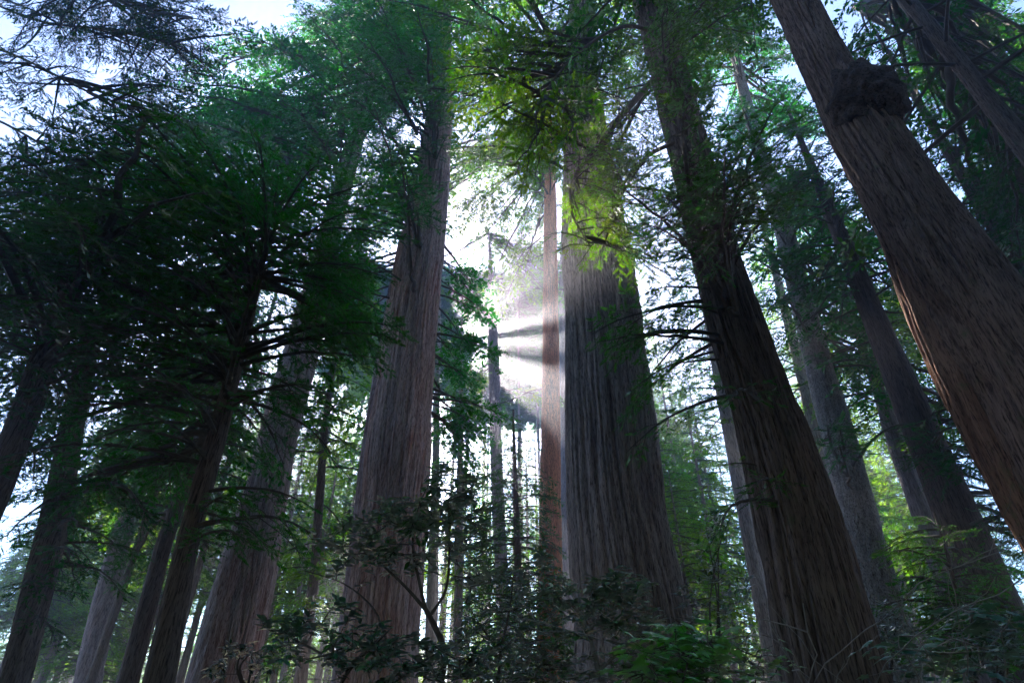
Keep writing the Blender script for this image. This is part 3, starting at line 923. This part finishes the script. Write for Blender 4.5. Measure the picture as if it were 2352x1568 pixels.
cone(t_youngfir, 2.5, at(1179, 950, 29).z, 3.8, 170, FAR, 0.1)
cone(t_lpale, 11, 27, 4, 130, FAR, 0.2)
cone(t_slim, 9, 17, 2.5, 70, FAR, 0.2)
cone(t_thin, 12, 36, 3.5, 130, FAR, 0.2)
cone(t_rthin, 13, 30, 4, 110, FAR, 0.2)
cone(t_rpale, 18, 40, 4.5, 120, FAR, 0.2)
cone(t_rpale2, 16, 38, 4.5, 120, FAR, 0.2)
cone(t_slA, 8, 34, 3, 80, FAR, 0.2)
cone(t_slB, 9, 30, 3, 70, FAR, 0.2)
cone(t_slC, 34, 54, 3.5, 40, FAR, 0.2)
cone(t_ur2, 10, 30, 4, 70, FAR, 0.2)
cone(t_rbig, 14, 26, 4, 70, FAR, 0.2)
random.seed(110)
# crowns going on above the frame
cone(t_big, 30, 52, 6, 90, FAR, 0.2)
cone(t_flu, 34, 56, 6, 90, FAR, 0.2)
cone(t_rdark, 22, 40, 5, 60, FAR, 0.2)
cone(t_burl, 20, 34, 5, 40, FAR, 0.2)
cone(t_twin, 36, 50, 5, 70, FAR, 0.2)
cone(t_scaly, 32, 44, 4.5, 70, FAR, 0.2)
cone(t_red, 34, 46, 4, 24, FAR, 0.2)
cone(t_mid, 12, 28, 3.0, 40, FAR, 0.2)
patch(t_mid, 1190, 800, 60, 130, 40, -4, 6, {2.5: FAR[2.5]}, 0.1, lm=.35)
patch(t_mid, 1150, 870, 90, 60, 50, -4, 6, {2.5: FAR[2.5]}, 0.1)
patch(t_mid, 1130, 595, 105, 55, 120, -4, 6, {2.5: FAR[2.5]}, 0.1, lm=.35)
patch(t_mid, 1205, 660, 50, 60, 36, -4, 6, {2.5: FAR[2.5]}, 0.1, lm=.35)
cone(t_ldark, 8, 17, 3.0, 40, FAR, 0.2)
cone(t_lhid, 7, 13, 2.5, 30, FAR, 0.2)
cone(t_ur1, 14, 30, 5, 36, FAR, 0.2)

# upper left hanging sprays: their trunk stands outside the frame
def offframe(name, label, x, y, H, r, leaf):
    zs = np.linspace(-0.4, H, 60); cx = np.full(60, x); cys = np.full(60, y); rr = r * (1 - 0.8 * np.clip(zs, 0, H) / H)
    T = Tree(name, label, zs, cx, cys, rr, (1, 1, 1), leaf)
    obj('trunk', trunk_mesh('trunk', zs, cx - x, cys - y, rr, 48, 16, 0.05, 111, M_DARK), T.root, color=(1, 1, 1))
    return T


t_hang = offframe('redwood', 'tree outside the corner whose feathery dark sprays hang against the white sky', -17, 9, 26, 0.6, (0.012, 0.035, 0.02))
random.seed(111)
for pth, pa in (
        ([(-150, -60, 2), (60, 40, 1), (250, 70, 0), (420, 110, 0), (500, 190, 0)], [(330, 110, 190, 60, 36), (120, 60, 150, 60, 24)]),
        ([(-150, 60, 2), (40, 130, 1), (200, 210, 0), (330, 260, 0), (430, 330, 0)], [(270, 260, 170, 60, 30), (60, 170, 110, 60, 22)]),
        ([(60, -120, 1), (200, -30, 0), (350, 20, 0), (480, 50, 0)], [(360, 40, 110, 40, 16), (200, 10, 120, 40, 20)]),
        ([(-200, 200, 2), (-20, 270, 1), (110, 340, 0), (240, 420, 0)], [(120, 360, 140, 60, 18)]),
        ([(-150, 330, 2), (20, 410, 1), (150, 440, 0), (300, 520, 0)], [(160, 480, 150, 60, 16)])):
    nd = limb(t_hang, pth, 9, 0.05)
    for (px, py, rx, ry, n) in pa:
        sprays(t_hang, nd, px, py, rx, ry, n, -0.6, 1.2, 9, NEAR)

# ---------------------------------------------------------------- distant trees
def distant(x, ytop, d, rad, zb, n, label, group, r, leaf, mat=M_PALE, tint=(0.8, 0.75, 0.78), seed=0, rise=0.15, lane_=True):
    H = at(x, ytop, d).z
    zs = np.linspace(-0.4, H, 36); cx = np.full(36, at(x, 1500, d).x); cys = np.full(36, float(d))
    rr = r * (1 - 0.9 * np.clip(zs, 0, H) / H)
    T = Tree('fir', label, zs, cx, cys, rr, tint, leaf, group)
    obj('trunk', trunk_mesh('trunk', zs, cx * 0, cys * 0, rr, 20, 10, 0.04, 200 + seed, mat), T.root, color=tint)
    cone(T, zb, H, rad, n, FAR, rise, lane_)
    return T


random.seed(112)
GAPS = [
    ('hazy backlit firs between the shaded left trunks', 'hazy backlit fir far off between the shaded trunks',
     [(40, 900, 42), (120, 820, 55), (230, 900, 48), (330, 780, 60), (400, 960, 44), (300, 1050, 38)]),
    ('backlit firs between the split and the fluted redwood', 'yellow-green backlit fir far off before the fluted redwood',
     [(660, 820, 50), (740, 700, 62), (800, 900, 44), (700, 1050, 40), (780, 1100, 70)]),
    ('misty low firs under the light rays', 'misty low fir far off under the light rays',
     [(1010, 1130, 52), (1070, 1050, 60), (1120, 1120, 66), (1215, 1060, 56), (1260, 1080, 72)]),
    ('backlit firs behind the massive and the dark redwood', 'green hazy fir far off before the dark leaning redwood',
     [(1510, 800, 44), (1560, 900, 36), (1620, 780, 50), (1680, 900, 40), (1600, 1080, 30)]),
    ('backlit firs past the scaly fir', 'yellow backlit fir far off among the trunks beyond',
     [(1990, 760, 48), (2060, 860, 40), (2130, 820, 52), (2220, 960, 44), (2310, 900, 50)]),
]
GAPS += [
    ('crowded firs filling the gaps beyond the trunks', 'leafy backlit fir',
     [(1520, 620, 62), (1575, 640, 70), (20, 1180, 50), (110, 1000, 60), (200, 960, 56), (280, 860, 66), (360, 900, 58), (430, 860, 64), (500, 820, 70), (600, 860, 58), (640, 940, 66), (690, 780, 72), (760, 840, 56), (820, 760, 64),
      (1500, 900, 60), (1540, 760, 66), (1590, 860, 56), (1640, 860, 62), (1700, 860, 58), (1960, 860, 60), (2040, 780, 66), (2110, 900, 56), (2190, 900, 62), (2260, 1000, 56), (2330, 1020, 64)]),
    ('faint firs at the back of the wood', 'faint misty fir far back',
     [(30, 1050, 70), (150, 1100, 62), (260, 1120, 66), (400, 1100, 76), (560, 1080, 64), (90, 1000, 78), (200, 1020, 84), (460, 900, 72), (520, 960, 84), (620, 1000, 80), (700, 880, 86), (840, 1000, 78), (1110, 960, 84), (1180, 1000, 80), (1240, 980, 86),
      (1500, 980, 76), (1570, 1040, 84), (1650, 980, 78), (1740, 1000, 86), (1900, 960, 80), (2000, 1000, 72), (2090, 960, 86), (2180, 1060, 78), (2280, 1040, 84)]),
]
ORD = ['first', 'second', 'third', 'fourth', 'fifth', 'sixth', 'seventh', 'eighth', 'ninth']
EDGE = ['the left edge', 'the split redwood', 'the fluted redwood', 'the massive redwood', 'the scaly fir']
REGIONS = [(0, 250, 'at the shaded left edge'), (250, 480, 'before the dark young hemlock'), (480, 660, 'past the split redwood'), (660, 870, 'before the fluted redwood'),
           (870, 1300, 'under the light rays'), (1300, 1620, 'just past the massive redwood'), (1620, 1860, 'behind the dark leaning redwood'), (1860, 2100, 'past the scaly fir'), (2100, 2400, 'behind the bright topped sapling')]
SEEN = {}


def where(grp, lab, x):
    for i, (a, b, w_) in enumerate(REGIONS):
        if a <= x < b:
            n = SEEN.get((grp, i), 0); SEEN[(grp, i)] = n + 1
            return lab + ' ' + w_ + ', ' + ORD[n] + ' there from the left'


k = 0
for gi, (grp, lab, rows) in enumerate(GAPS):
    for ri, (x, yt, d) in enumerate(sorted(rows)):
        k += 1
        if gi < 5: lb_ = lab.replace(' far off', '') + ', ' + ORD[ri] + ' from ' + EDGE[gi]
        else: lb_ = where(grp, lab, x)
        dense = 'crowd' in grp
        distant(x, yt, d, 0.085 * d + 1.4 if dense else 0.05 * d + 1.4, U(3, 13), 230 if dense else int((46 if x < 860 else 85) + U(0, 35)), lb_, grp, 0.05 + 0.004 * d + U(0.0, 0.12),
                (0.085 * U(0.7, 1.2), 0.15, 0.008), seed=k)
random.seed(WALLSEED)
SUNWARD = 'very tall far firs added to hide the low sun'  # firs put in to block the sun, lanes left open for rays
SMALLF = {2.6: [branch_mesh('branch_thick_far', 2.6, 91 + i, fine=False, dens=1.0, ls=1.7, bare=0.12) for i in range(3)]}
BIGF = {7: [branch_mesh('branch_long_thick_far', 7.0, 95 + i, fine=False, dens=0.8, ls=1.8, wmul=0.32) for i in range(2)]}
for i, (x, d, lab, pts) in enumerate([
        (885, 84, 'very tall added far fir beyond the fluted redwood, filling the gap before the split redwood', [(880, 760, 45, 170, 110, BIGF, None)]),
        (950, 88, 'very tall added far fir hidden for the most part by the fluted redwood', [(950, 760, 50, 170, 120, BIGF, None)]),
        (1015, 90, 'very tall added far fir at the clear edge of the fluted redwood', [(1010, 760, 45, 170, 130, BIGF, None), (1045, 780, 30, 150, 120, SMALLF, 0.85)]),
        (1036, 86, 'very tall added far fir right where the light rays start', [(1085, 770, 40, 130, 235, SMALLF, 0.85), (1085, 930, 40, 60, 60, SMALLF, 0.85)]),
        (1052, 82, 'very tall added far fir with its top just above the bright core of the rays', [(1080, 690, 45, 70, 230, SMALLF, 0.85)]),
        (1100, 91, 'very tall added far fir closing the sky between the rays and the clearing', [(1125, 690, 50, 70, 230, SMALLF, 0.85)]),
        (1140, 88, 'very tall added far fir standing in the very middle of the light rays', [(1140, 770, 45, 130, 235, SMALLF, 0.85), (1140, 920, 50, 60, 60, SMALLF, 0.85)]),
        (1200, 90, 'very tall added far fir between the middle of the rays and the slender reddish redwood', [(1200, 780, 45, 140, 180, SMALLF, 0.85), (1190, 930, 50, 60, 60, SMALLF, 0.85)]),
        (1250, 85, 'very tall added far fir close behind the slender reddish redwood', [(1250, 760, 40, 150, 120, BIGF, 0.2), (1240, 920, 40, 70, 60, SMALLF, 0.85)])]):
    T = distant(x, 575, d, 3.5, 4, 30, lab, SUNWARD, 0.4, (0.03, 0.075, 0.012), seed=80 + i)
    for (px, py, rx, ry, n, st, lm) in pts:
        patch(T, px, py, rx, ry * 0.9, n, -3, 3, st, 0.1, lm=lm)
T = distant(1196, 560, 66, 3.0, 4, 40, 'tall misty fir whose crown closes the gap between the rays and the slender reddish redwood', SUNWARD, 0.3, (0.03, 0.075, 0.012), seed=95)
patch(T, 1208, 690, 42, 170, 250, -3, 4, {2.5: COARSE[2.5]}, 0.1, lm=0.6)
# tops rising behind the upper left crowns
for i, (x, yt, d) in enumerate([(300, 240, 26), (400, 225, 34), (230, 330, 30)]):
    distant(x, yt, d, 3.8, 10, 190, ['blue-green pointed treetop against the white sky near the hanging sprays',
            'paler taller treetop rising just left of the white gap of sky', 'lowest of the three bluish treetops under the hanging sprays'][i],
            'bluish treetops under the hanging sprays', 0.22, (0.018, 0.07, 0.04), M_DARK, (1, 1, 1), 60 + i)


random.seed(114)


def far_forest():
    """the woods beyond, read as one mass"""
    mb = MB()
    r = np.random.default_rng(5)
    for i in range(150):
        y = r.uniform(100, 152); x = r.uniform(-0.95, 0.95) * y * 0.82
        H = r.uniform(8, 19) * (0.8 if abs(x / y + 0.05) < 0.12 else 1.0)
        rad = r.uniform(2.5, 4.5)
        mb.tube([(x, y, -0.3), (x, y, H * 0.5), (x, y, H)], [0.5, 0.3, 0.05], 6, 0)
        n = 1150
        f = r.random(n) ** 1.1
        z = 2 + (H - 2) * f
        a = r.uniform(0, 2 * math.pi, n); q = rad * (1 - f) ** 0.7 * np.sqrt(r.random(n)) + 0.2
        p = np.stack([x + q * np.cos(a), y + q * np.sin(a), z - 0.25 * q], 1)
        d = np.stack([np.cos(a), np.sin(a), r.normal(-0.3, 0.3, n)], 1) + r.normal(0, 0.3, (n, 3)); d /= np.linalg.norm(d, axis=1, keepdims=True)
        nr = np.stack([r.normal(0, 0.5, n), r.normal(0, 0.5, n), np.ones(n)], 1)
        mb.leaves(p, d, nr, r.uniform(0.5, 1.1, n), r.uniform(0.2, 0.4, n), 1)
    o = obj('distant_forest', mb.mesh('distant_forest', [M_TWIG, M_NEEDLE]), color=(0.06, 0.10, 0.02))
    tag(o, 'pale mass of distant forest glowing between the trunks', kind='stuff')


far_forest()


def surrounding_forest():
    """the same wood going on behind and beside the photographer"""
    mb = MB()
    r = np.random.default_rng(9)
    for i in range(100):
        a = r.uniform(math.pi * 0.98, math.pi * 2.02) if i < 60 else r.choice((0.12, math.pi - 0.12)) + r.uniform(-0.14, 0.12)
        q = r.uniform(9, 42) if i < 60 else r.uniform(13, 34)
        x, y = q * 1.3 * math.cos(a), q * math.sin(a) - 2
        H = r.uniform(26, 44); rad = r.uniform(3, 5)
        mb.tube([(x, y, -0.3), (x, y, H * 0.5), (x, y, H)], [0.7, 0.45, 0.08], 9, 0)
        n = 900
        f = r.random(n)
        z = 6 + (H - 6) * f
        an = r.uniform(0, 2 * math.pi, n); qq = rad * (1 - f) ** 0.6 * np.sqrt(r.random(n)) + 0.2
        p = np.stack([x + qq * np.cos(an), y + qq * np.sin(an), z - 0.2 * qq], 1)
        d = np.stack([np.cos(an), np.sin(an), r.normal(-0.3, 0.3, n)], 1) + r.normal(0, 0.3, (n, 3)); d /= np.linalg.norm(d, axis=1, keepdims=True)
        nr = np.stack([r.normal(0, 0.6, n), r.normal(0, 0.6, n), np.ones(n)], 1)
        mb.leaves(p, d, nr, r.uniform(0.8, 1.6, n), r.uniform(0.35, 0.6, n), 1)
    o = obj('surrounding_forest', mb.mesh('surrounding_forest', [M_TWIG, M_NEEDLE]), color=(0.02, 0.06, 0.015))
    tag(o, 'mass of dark forest going on behind the viewpoint', kind='stuff')


surrounding_forest()


# ---------------------------------------------------------------- broadleaf understorey
def oval_leaf(name, L, W, mat):
    """pointed oval blade folded along its midrib, base at the origin, tip along +X"""
    mb = MB()
    t = np.array([0, 0.22, 0.5, 0.8, 1.0]); wd = np.array([0.0, 0.72, 1.0, 0.55, 0.0]) * W / 2
    z = -0.10 * L * t ** 2
    v, f = [], []
    for i in range(5):
        v += [(L * t[i], 0, z[i]), (L * t[i], wd[i], z[i] + wd[i] * 0.35), (L * t[i], -wd[i], z[i] + wd[i] * 0.35)]
    for i in range(4):
        a, b = i * 3, i * 3 + 3
        f += [(a, b, b + 1, a + 1), (a, a + 2, b + 2, b)]
    mb.add(v, f)
    return mb.mesh(name, [mat], True)


def lobed_leaf(name, S, mat, lobes=5):
    """palmate leaf with toothed lobes in the XY plane, base at the origin"""
    mb = MB()
    v = [(0.30 * S, 0, 0.01)]
    out = []
    angs = np.linspace(-125, 125, lobes)
    for i, a in enumerate(angs):
        ll = S * (0.68 - 0.22 * abs(i - (lobes - 1) / 2) / ((lobes - 1) / 2))
        for da, q in ((-17, 0.62), (-11, 0.74), (-6, 0.80), (0, 1.0), (6, 0.80), (11, 0.74), (17, 0.62)):
            out.append((a + da, ll * q))
        if i < lobes - 1: out.append(((a + angs[i + 1]) / 2, S * 0.30))
    for a, q in out:
        v.append((0.30 * S + q * math.cos(R(a)), q * math.sin(R(a)), -0.10 * q * q / S - 0.02 * S * math.cos(R(a * 7))))
    v.append((0.0, 0, 0))
    n = len(v)
    f = [(0, i, i + 1) for i in range(1, n - 1)] + [(0, n - 1, 1)]
    mb.add(v, f)
    return mb.mesh(name, [mat], True)


random.seed(115)
LEAF_GL = [oval_leaf('leaf_glossy', 0.125, 0.046, M_GLOSSY), oval_leaf('leaf_glossy', 0.10, 0.040, M_GLOSSY)]
LEAF_MAPLE = [lobed_leaf('leaf_lobed', 0.15, M_MAPLE), lobed_leaf('leaf_lobed', 0.12, M_MAPLE)]


def orient(X, Zup):
    X = X.normalized(); Y = Zup.cross(X)
    if Y.length < 1e-4: Y = Vector((0, 1, 0)).cross(X)
    Y.normalize(); Z = X.cross(Y)
    return Matrix((X, Y, Z)).transposed().to_4x4()


def add_leaves(root, specs, meshes, color, jitter=0.25, limit=298):
    """specs: (matrix, scale); nearest ones become single leaf parts, the rest one mass"""
    specs = sorted(specs, key=lambda s: (s[0].translation - Vector((0, 0, EYE))).length)
    for m, s in specs[:limit]:
        o = link(bpy.data.objects.new('leaf', random.choice(meshes)))
        o.parent = root
        mm = m @ Matrix.Scale(s, 4); mm.translation = m.translation - root.location
        o.matrix_local = mm
        k = U(1 - jitter, 1 + jitter)
        o.color = (color[0] * k * U(0.85, 1.25), color[1] * k, color[2] * k, 1)
    rest = specs[limit:]
    if rest:
        mb = MB()
        src = meshes[0]
        co = np.zeros(len(src.vertices) * 3); src.vertices.foreach_get('co', co); co = co.reshape(-1, 3)
        fs = np.array([list(p.vertices) for p in src.polygons])
        for m, s in rest:
            a = np.array(m.to_3x3()) * s
            mb.add(co @ a.T + np.array(m.translation - root.location), fs)
        o = obj('foliage', mb.mesh('foliage', list(src.materials), True), root, color=color)
        o['kind'] = 'stuff'


def px_path(pts, Y):
    return [at(x, y, Y + dy) for x, y, dy in pts]


def bush(name, label, Y, stems, clusters, leafmeshes, color, woodmat, per=(6, 10), lsc=1.0, group=None, cat='bush', spread=(0.4, 0.35), flat=False):
    """stems: lists of (x, y, dy, radius); clusters: (x, y, rx, ry, n, dy0, dy1)"""
    base = at(stems[0][0][0], stems[0][0][1], Y); base.z = 0
    root = empty(name, base)
    tag(root, label, cat, group)
    mb = MB()
    nodes, owner, stems_mb, mbs = [], [], [], None
    for st in stems:
        p = smooth_path(px_path([s[:3] for s in st], Y))
        rad = np.interp(np.linspace(0, 1, len(p)), np.linspace(0, 1, len(st)), [s[3] for s in st])
        rooted = st[0][1] > 1580
        if rooted or mbs is None: mbs = MB(); stems_mb.append(mbs)
        else: mbs = min(zip(owner, nodes), key=lambda k: (k[1] - p[0]).length)[0]
        mbs.tube([q - base for q in p], rad, 7)
        if rooted:
            g = p[0].copy(); g.z = -0.15
            mbs.tube([g - base, p[0].lerp(g, 0.5) - base, p[0] - base], [st[0][3] * 1.4, st[0][3] * 1.15, st[0][3]], 7)
        nodes += p; owner += [mbs] * len(p)
    specs = []
    n_cl = 1.4 if cat == 'bush' else 1.15
    NP = np.array([tuple(q) for q in nodes])
    for cx, cy_, rx, ry, n, d0, d1 in clusters:
        for _ in range(int(n * n_cl)):
            a = U(0, 6.283); q = math.sqrt(U(0, 1))
            tip = at(cx + rx * q * math.cos(a), cy_ + ry * q * math.sin(a), Y + U(d0, d1))
            dist = np.linalg.norm(NP - np.array(tip), axis=1) + 0.6 * np.maximum(0, NP[:, 2] - tip.z)
            own = owner[int(dist.argmin())]
            src = nodes[int(dist.argmin())]
            d = tip - src
            mid = src + d * 0.5 + Vector((U(-.1, .1), U(-.1, .1), U(-.12, .02))) * d.length
            pth = smooth_path([src, mid, tip], 4)
            own.tube([p - base for p in pth], np.linspace(0.006 + 0.004 * d.length, 0.0025, len(pth)), 4)
            NP = np.vstack([NP, np.array(pth[5])[None], np.array(pth[-1])[None]]); nodes += [pth[5], pth[-1]]; owner += [own, own]
            dirn = d.normalized()
            k = random.randint(*per)
            for i in range(k):
                back = U(0, 0.16) if not flat else U(0, 0.35)
                p = tip - dirn * back
                az = i * 2.4 + U(-0.4, 0.4)
                X = Vector((math.cos(az), math.sin(az), U(-0.35, spread[0]))) + dirn * spread[1]
                Zu = Vector((U(-0.35, 0.35), U(-0.35, 0.35), 1))
                m = orient(X, Zu)
                if flat:
                    pe = p + X.normalized() * U(0.04, 0.12)
                    own.prisms([tuple(p - base)], [tuple(pe - base)], 0.002, 0.0015)
                    p = pe
                m.translation = p
                specs.append((m, lsc * U(0.6, 1.15)))
    for m_ in stems_mb: obj('stem', m_.mesh('stem', [woodmat], True), root)
    add_leaves(root, specs, leafmeshes, color)
    return root


bush('glossy_bush', 'tall glossy-leaved bush with a mossy forked stem before the fluted redwood', 6.0,
     [[(1005, 1620, 0, .035), (1020, 1500, 0, .032), (1000, 1440, 0, .028), (978, 1400, 0, .024)],
      [(978, 1400, 0, .02), (930, 1345, 0, .014), (870, 1290, .1, .010), (830, 1260, .2, .006)],
      [(978, 1400, 0, .018), (962, 1330, 0, .015), (948, 1250, 0, .012), (960, 1170, 0, .008), (985, 1110, 0, .005)],
      [(990, 1410, 0, .016), (1025, 1350, 0, .014), (1032, 1260, 0, .011), (1030, 1150, 0, .007)],
      [(890, 1480, .1, .012), (860, 1400, .1, .010), (790, 1340, .2, .007), (700, 1310, .3, .005)]],
     [(1030, 1120, 80, 55, 34, -.5, .6), (960, 1170, 110, 55, 44, -.6, .6), (1060, 1210, 90, 60, 34, -.5, .6), (900, 1230, 130, 60, 56, -.6, .6),
      (800, 1240, 80, 60, 22, -.5, .6), (1090, 1290, 60, 60, 14, -.4, .6), (900, 1300, 130, 30, 14, -.6, .4)],
     LEAF_GL, (0.038, 0.15, 0.03), M_TWIG)
bush('glossy_bush', 'low glossy bush at the bottom edge, at the foot of the fluted redwood', 5.2,
     [[(760, 1620, 0, .02), (800, 1540, 0, .015), (860, 1480, 0, .01), (900, 1440, 0, .006)],
      [(800, 1540, 0, .012), (720, 1490, 0, .009), (640, 1450, .1, .005)], [(860, 1600, 0, .015), (940, 1540, 0, .01), (1000, 1500, 0, .006)]],
     [(760, 1480, 160, 60, 34, -.5, .5), (900, 1510, 130, 60, 36, -.5, .5), (1040, 1520, 100, 50, 28, -.5, .5), (640, 1440, 60, 25, 7, -.3, .3), (760, 1400, 90, 30, 8, -.3, .5)],
     LEAF_GL, (0.03, 0.13, 0.04), M_TWIG)
bush('glossy_bush', 'tangled glossy bush with grey twigs in front of the massive redwood', 5.6,
     [[(1400, 1620, 0, .03), (1375, 1540, 0, .026), (1350, 1450, 0, .02), (1315, 1390, 0, .014), (1250, 1375, 0, .008)],
      [(1350, 1450, 0, .016), (1400, 1400, 0, .012), (1450, 1380, 0, .006)], [(1330, 1410, 0, .012), (1330, 1350, 0, .008), (1345, 1310, 0, .005)],
      [(1375, 1540, 0, .016), (1440, 1480, 0, .012), (1500, 1440, 0, .007)], [(1300, 1620, 0, .016), (1260, 1540, 0, .012), (1200, 1490, 0, .007)]],
     [(1330, 1360, 110, 40, 40, -.4, .5), (1430, 1350, 80, 40, 30, -.4, .4), (1260, 1410, 80, 60, 30, -.5, .5), (1400, 1430, 110, 50, 44, -.5, .5),
      (1230, 1520, 90, 50, 26, -.5, .4), (1380, 1530, 130, 40, 34, -.6, .4), (1500, 1440, 50, 50, 14, -.3, .4)],
     LEAF_GL, (0.055, 0.15, 0.026), M_PALETWIG, lsc=0.85)
bush('glossy_bush', 'small glossy bush between the forked bush and the slender red trunk', 8.0,
     [[(1140, 1620, 0, .025), (1150, 1500, 0, .02), (1170, 1400, 0, .014), (1180, 1320, 0, .007)], [(1150, 1500, 0, .012), (1100, 1430, 0, .009), (1070, 1380, 0, .005)]],
     [(1150, 1360, 80, 60, 34, -.6, .6), (1120, 1450, 90, 60, 34, -.6, .6), (1150, 1540, 100, 40, 26, -.6, .6), (1220, 1300, 50, 40, 12, -.5, .5)],
     LEAF_GL, (0.036, 0.12, 0.022), M_TWIG)
bush('maple', 'bright green lobed maple leaves at the foot of the massive redwood', 4.3,
     [[(1560, 1640, 0, .010), (1570, 1560, 0, .007), (1560, 1500, 0, .004)], [(1600, 1640, 0, .009), (1625, 1540, 0, .006), (1600, 1470, 0, .003)], [(1520, 1640, 0, .008), (1500, 1550, 0, .005), (1480, 1510, 0, .003)]],
     [(1560, 1470, 80, 30, 16, -.4, .4), (1560, 1530, 100, 40, 30, -.5, .4), (1640, 1490, 40, 40, 8, -.3, .4), (1500, 1555, 60, 20, 10, -.3, .3), (1590, 1445, 40, 12, 4, -.2, .3)],
     LEAF_MAPLE, (0.075, 0.24, 0.02), M_TWIG, per=(3, 5), cat='maple', spread=(0.1, 0.3), flat=True, lsc=0.95)
bush('maple', 'small yellow-green maple beside the base of the dark leaning redwood', 4.8,
     [[(1740, 1640, 0, .009), (1735, 1560, 0, .006), (1750, 1500, 0, .003)], [(1710, 1640, 0, .007), (1690, 1570, 0, .004)]],
     [(1735, 1500, 50, 22, 8, -.3, .3), (1710, 1550, 70, 25, 13, -.3, .3), (1790, 1530, 30, 20, 4, -.2, .2), (1660, 1460, 30, 20, 4, -.1, .3)],
     LEAF_MAPLE, (0.085, 0.17, 0.02), M_TWIG, per=(2, 4), cat='maple', spread=(0.1, 0.3), flat=True, lsc=0.7)
bush('maple', 'dim bluish broad-leaved maple in the bottom corner under the burl redwood', 4.2,
     [[(2220, 1660, 0, .010), (2215, 1540, 0, .007), (2230, 1430, 0, .004)], [(2120, 1660, 0, .009), (2110, 1560, 0, .006), (2080, 1500, 0, .003)], [(2300, 1660, 0, .009), (2310, 1540, 0, .006), (2300, 1450, 0, .003)]],
     [(2220, 1400, 60, 22, 9, -.3, .3), (2110, 1480, 80, 30, 13, -.3, .3), (2220, 1500, 110, 50, 18, -.4, .3), (2310, 1440, 50, 40, 9, -.3, .3)],
     LEAF_MAPLE, (0.02, 0.09, 0.045), M_PALETWIG, per=(2, 4), cat='maple', spread=(0.0, 0.3), flat=True, lsc=0.95)


def midshrub(label, x, ytop, d, wid, n, color, group):
    """taller shrubs further back"""
    z1 = at(x, ytop, d).z
    px = FPX / d
    yb = 1600
    stems = [[(x + U(-15, 15), yb, 0, .03), (x + U(-20, 20), (yb + ytop) / 2, 0, .02), (x + U(-wid, wid) * .3, ytop + 30, 0, .006)] for _ in range(3)]
    cl = [(x, ytop + (1568 - ytop) * f, wid * g, (1568 - ytop) * .2, int(n * h), -1.2, 1.2) for f, g, h in ((.2, .6, .25), (.45, 1, .35), (.75, 1.1, .4))]
    bush('shrub', label, d, stems, cl, LEAF_GL, color, M_TWIG, per=(8, 12), lsc=1.25, group=group, cat='shrub', spread=(0.5, 0.6))


midshrub('leafy shrub just past the base of the massive redwood', 1640, 1180, 13, 90, 90, (0.03, 0.08, 0.02), 'shrubs behind the trunks')
midshrub('leafy shrub in front of the base of the scaly fir', 2040, 1380, 13, 90, 60, (0.02, 0.06, 0.022), 'shrubs behind the trunks')
midshrub('dark shrub at the foot of the split redwood', 560, 1470, 12, 90, 44, (0.015, 0.045, 0.022), 'shrubs behind the trunks')
midshrub('dim shrub in the bottom corner past the bright topped sapling', 2300, 1400, 10, 90, 60, (0.015, 0.045, 0.022), 'shrubs behind the trunks')

# sapling with a bright top
t_sap = make_tree('sapling', 'bushy conifer sapling with a bright yellow-green top', 11,
    [(1560, 2225, 2240), (1300, 2180, 2190), (1190, 2150, 2156)], at(2150, 1175, 11).z, M_DARK, 16, 30, 8, 0.01, 121, leaf=(0.04, 0.11, 0.018))
patch(t_sap, 2130, 1230, 80, 45, 22, -1, 1, {2: FINE[2]}, -0.1)
patch(t_sap, 2180, 1340, 110, 80, 34, -1, 1, {2: FINE[2]}, -0.05)
patch(t_sap, 2180, 1450, 130, 70, 30, -1, 1, {2: FINE[2]}, 0.0)


def bare_shrub(label, Y, x, y, wid, ht, n, group):
    root = empty('bare_shrub', at(x, 1620, Y)); root.location.z = 0
    tag(root, label, 'shrub', group)
    mb = MB(); b = Vector(root.location)
    for _ in range(n):
        mb = MB()
        p = at(x + U(-wid, wid), 1640, Y + U(-.3, .3)); p.z = 0
        pts = [p]
        d = Vector((U(-.4, .4), U(-.2, .2), 1))
        top = at(x, y + U(0, ht), Y).z
        while pts[-1].z < top and len(pts) < 30:
            d = (d + Vector((U(-.35, .35), U(-.3, .3), U(-.2, .2)))).normalized(); d.z = max(d.z, 0.1)
            pts.append(pts[-1] + d * 0.13)
            if random.random() < 0.3:
                e = (d + Vector((U(-1, 1), U(-.6, .6), U(-.2, .5)))).normalized()
                q = [pts[-1]]
                for _k in range(random.randint(2, 5)):
                    e = (e + Vector((U(-.4, .4), U(-.3, .3), U(-.4, .3)))).normalized(); q.append(q[-1] + e * 0.09)
                mb.tube([a - b for a in q], np.linspace(.0025, .001, len(q)), 4)
        mb.tube([a - b for a in pts], np.linspace(.006, .002, len(pts)), 4)
        obj('stem', mb.mesh('stem', [M_PALETWIG], True), root)


bare_shrub('pale leafless twigs rising in front of the dark leaning redwood', 4.5, 1920, 1370, 90, 120, 16, 'bare twiggy shrubs')
bare_shrub('pale leafless stems among the dim broad leaves in the corner', 4.0, 2190, 1330, 110, 150, 14, 'bare twiggy shrubs')

print('objects', len(bpy.data.objects), 'tris', sum(len(m.loops) - 2 * len(m.polygons) for m in bpy.data.meshes))
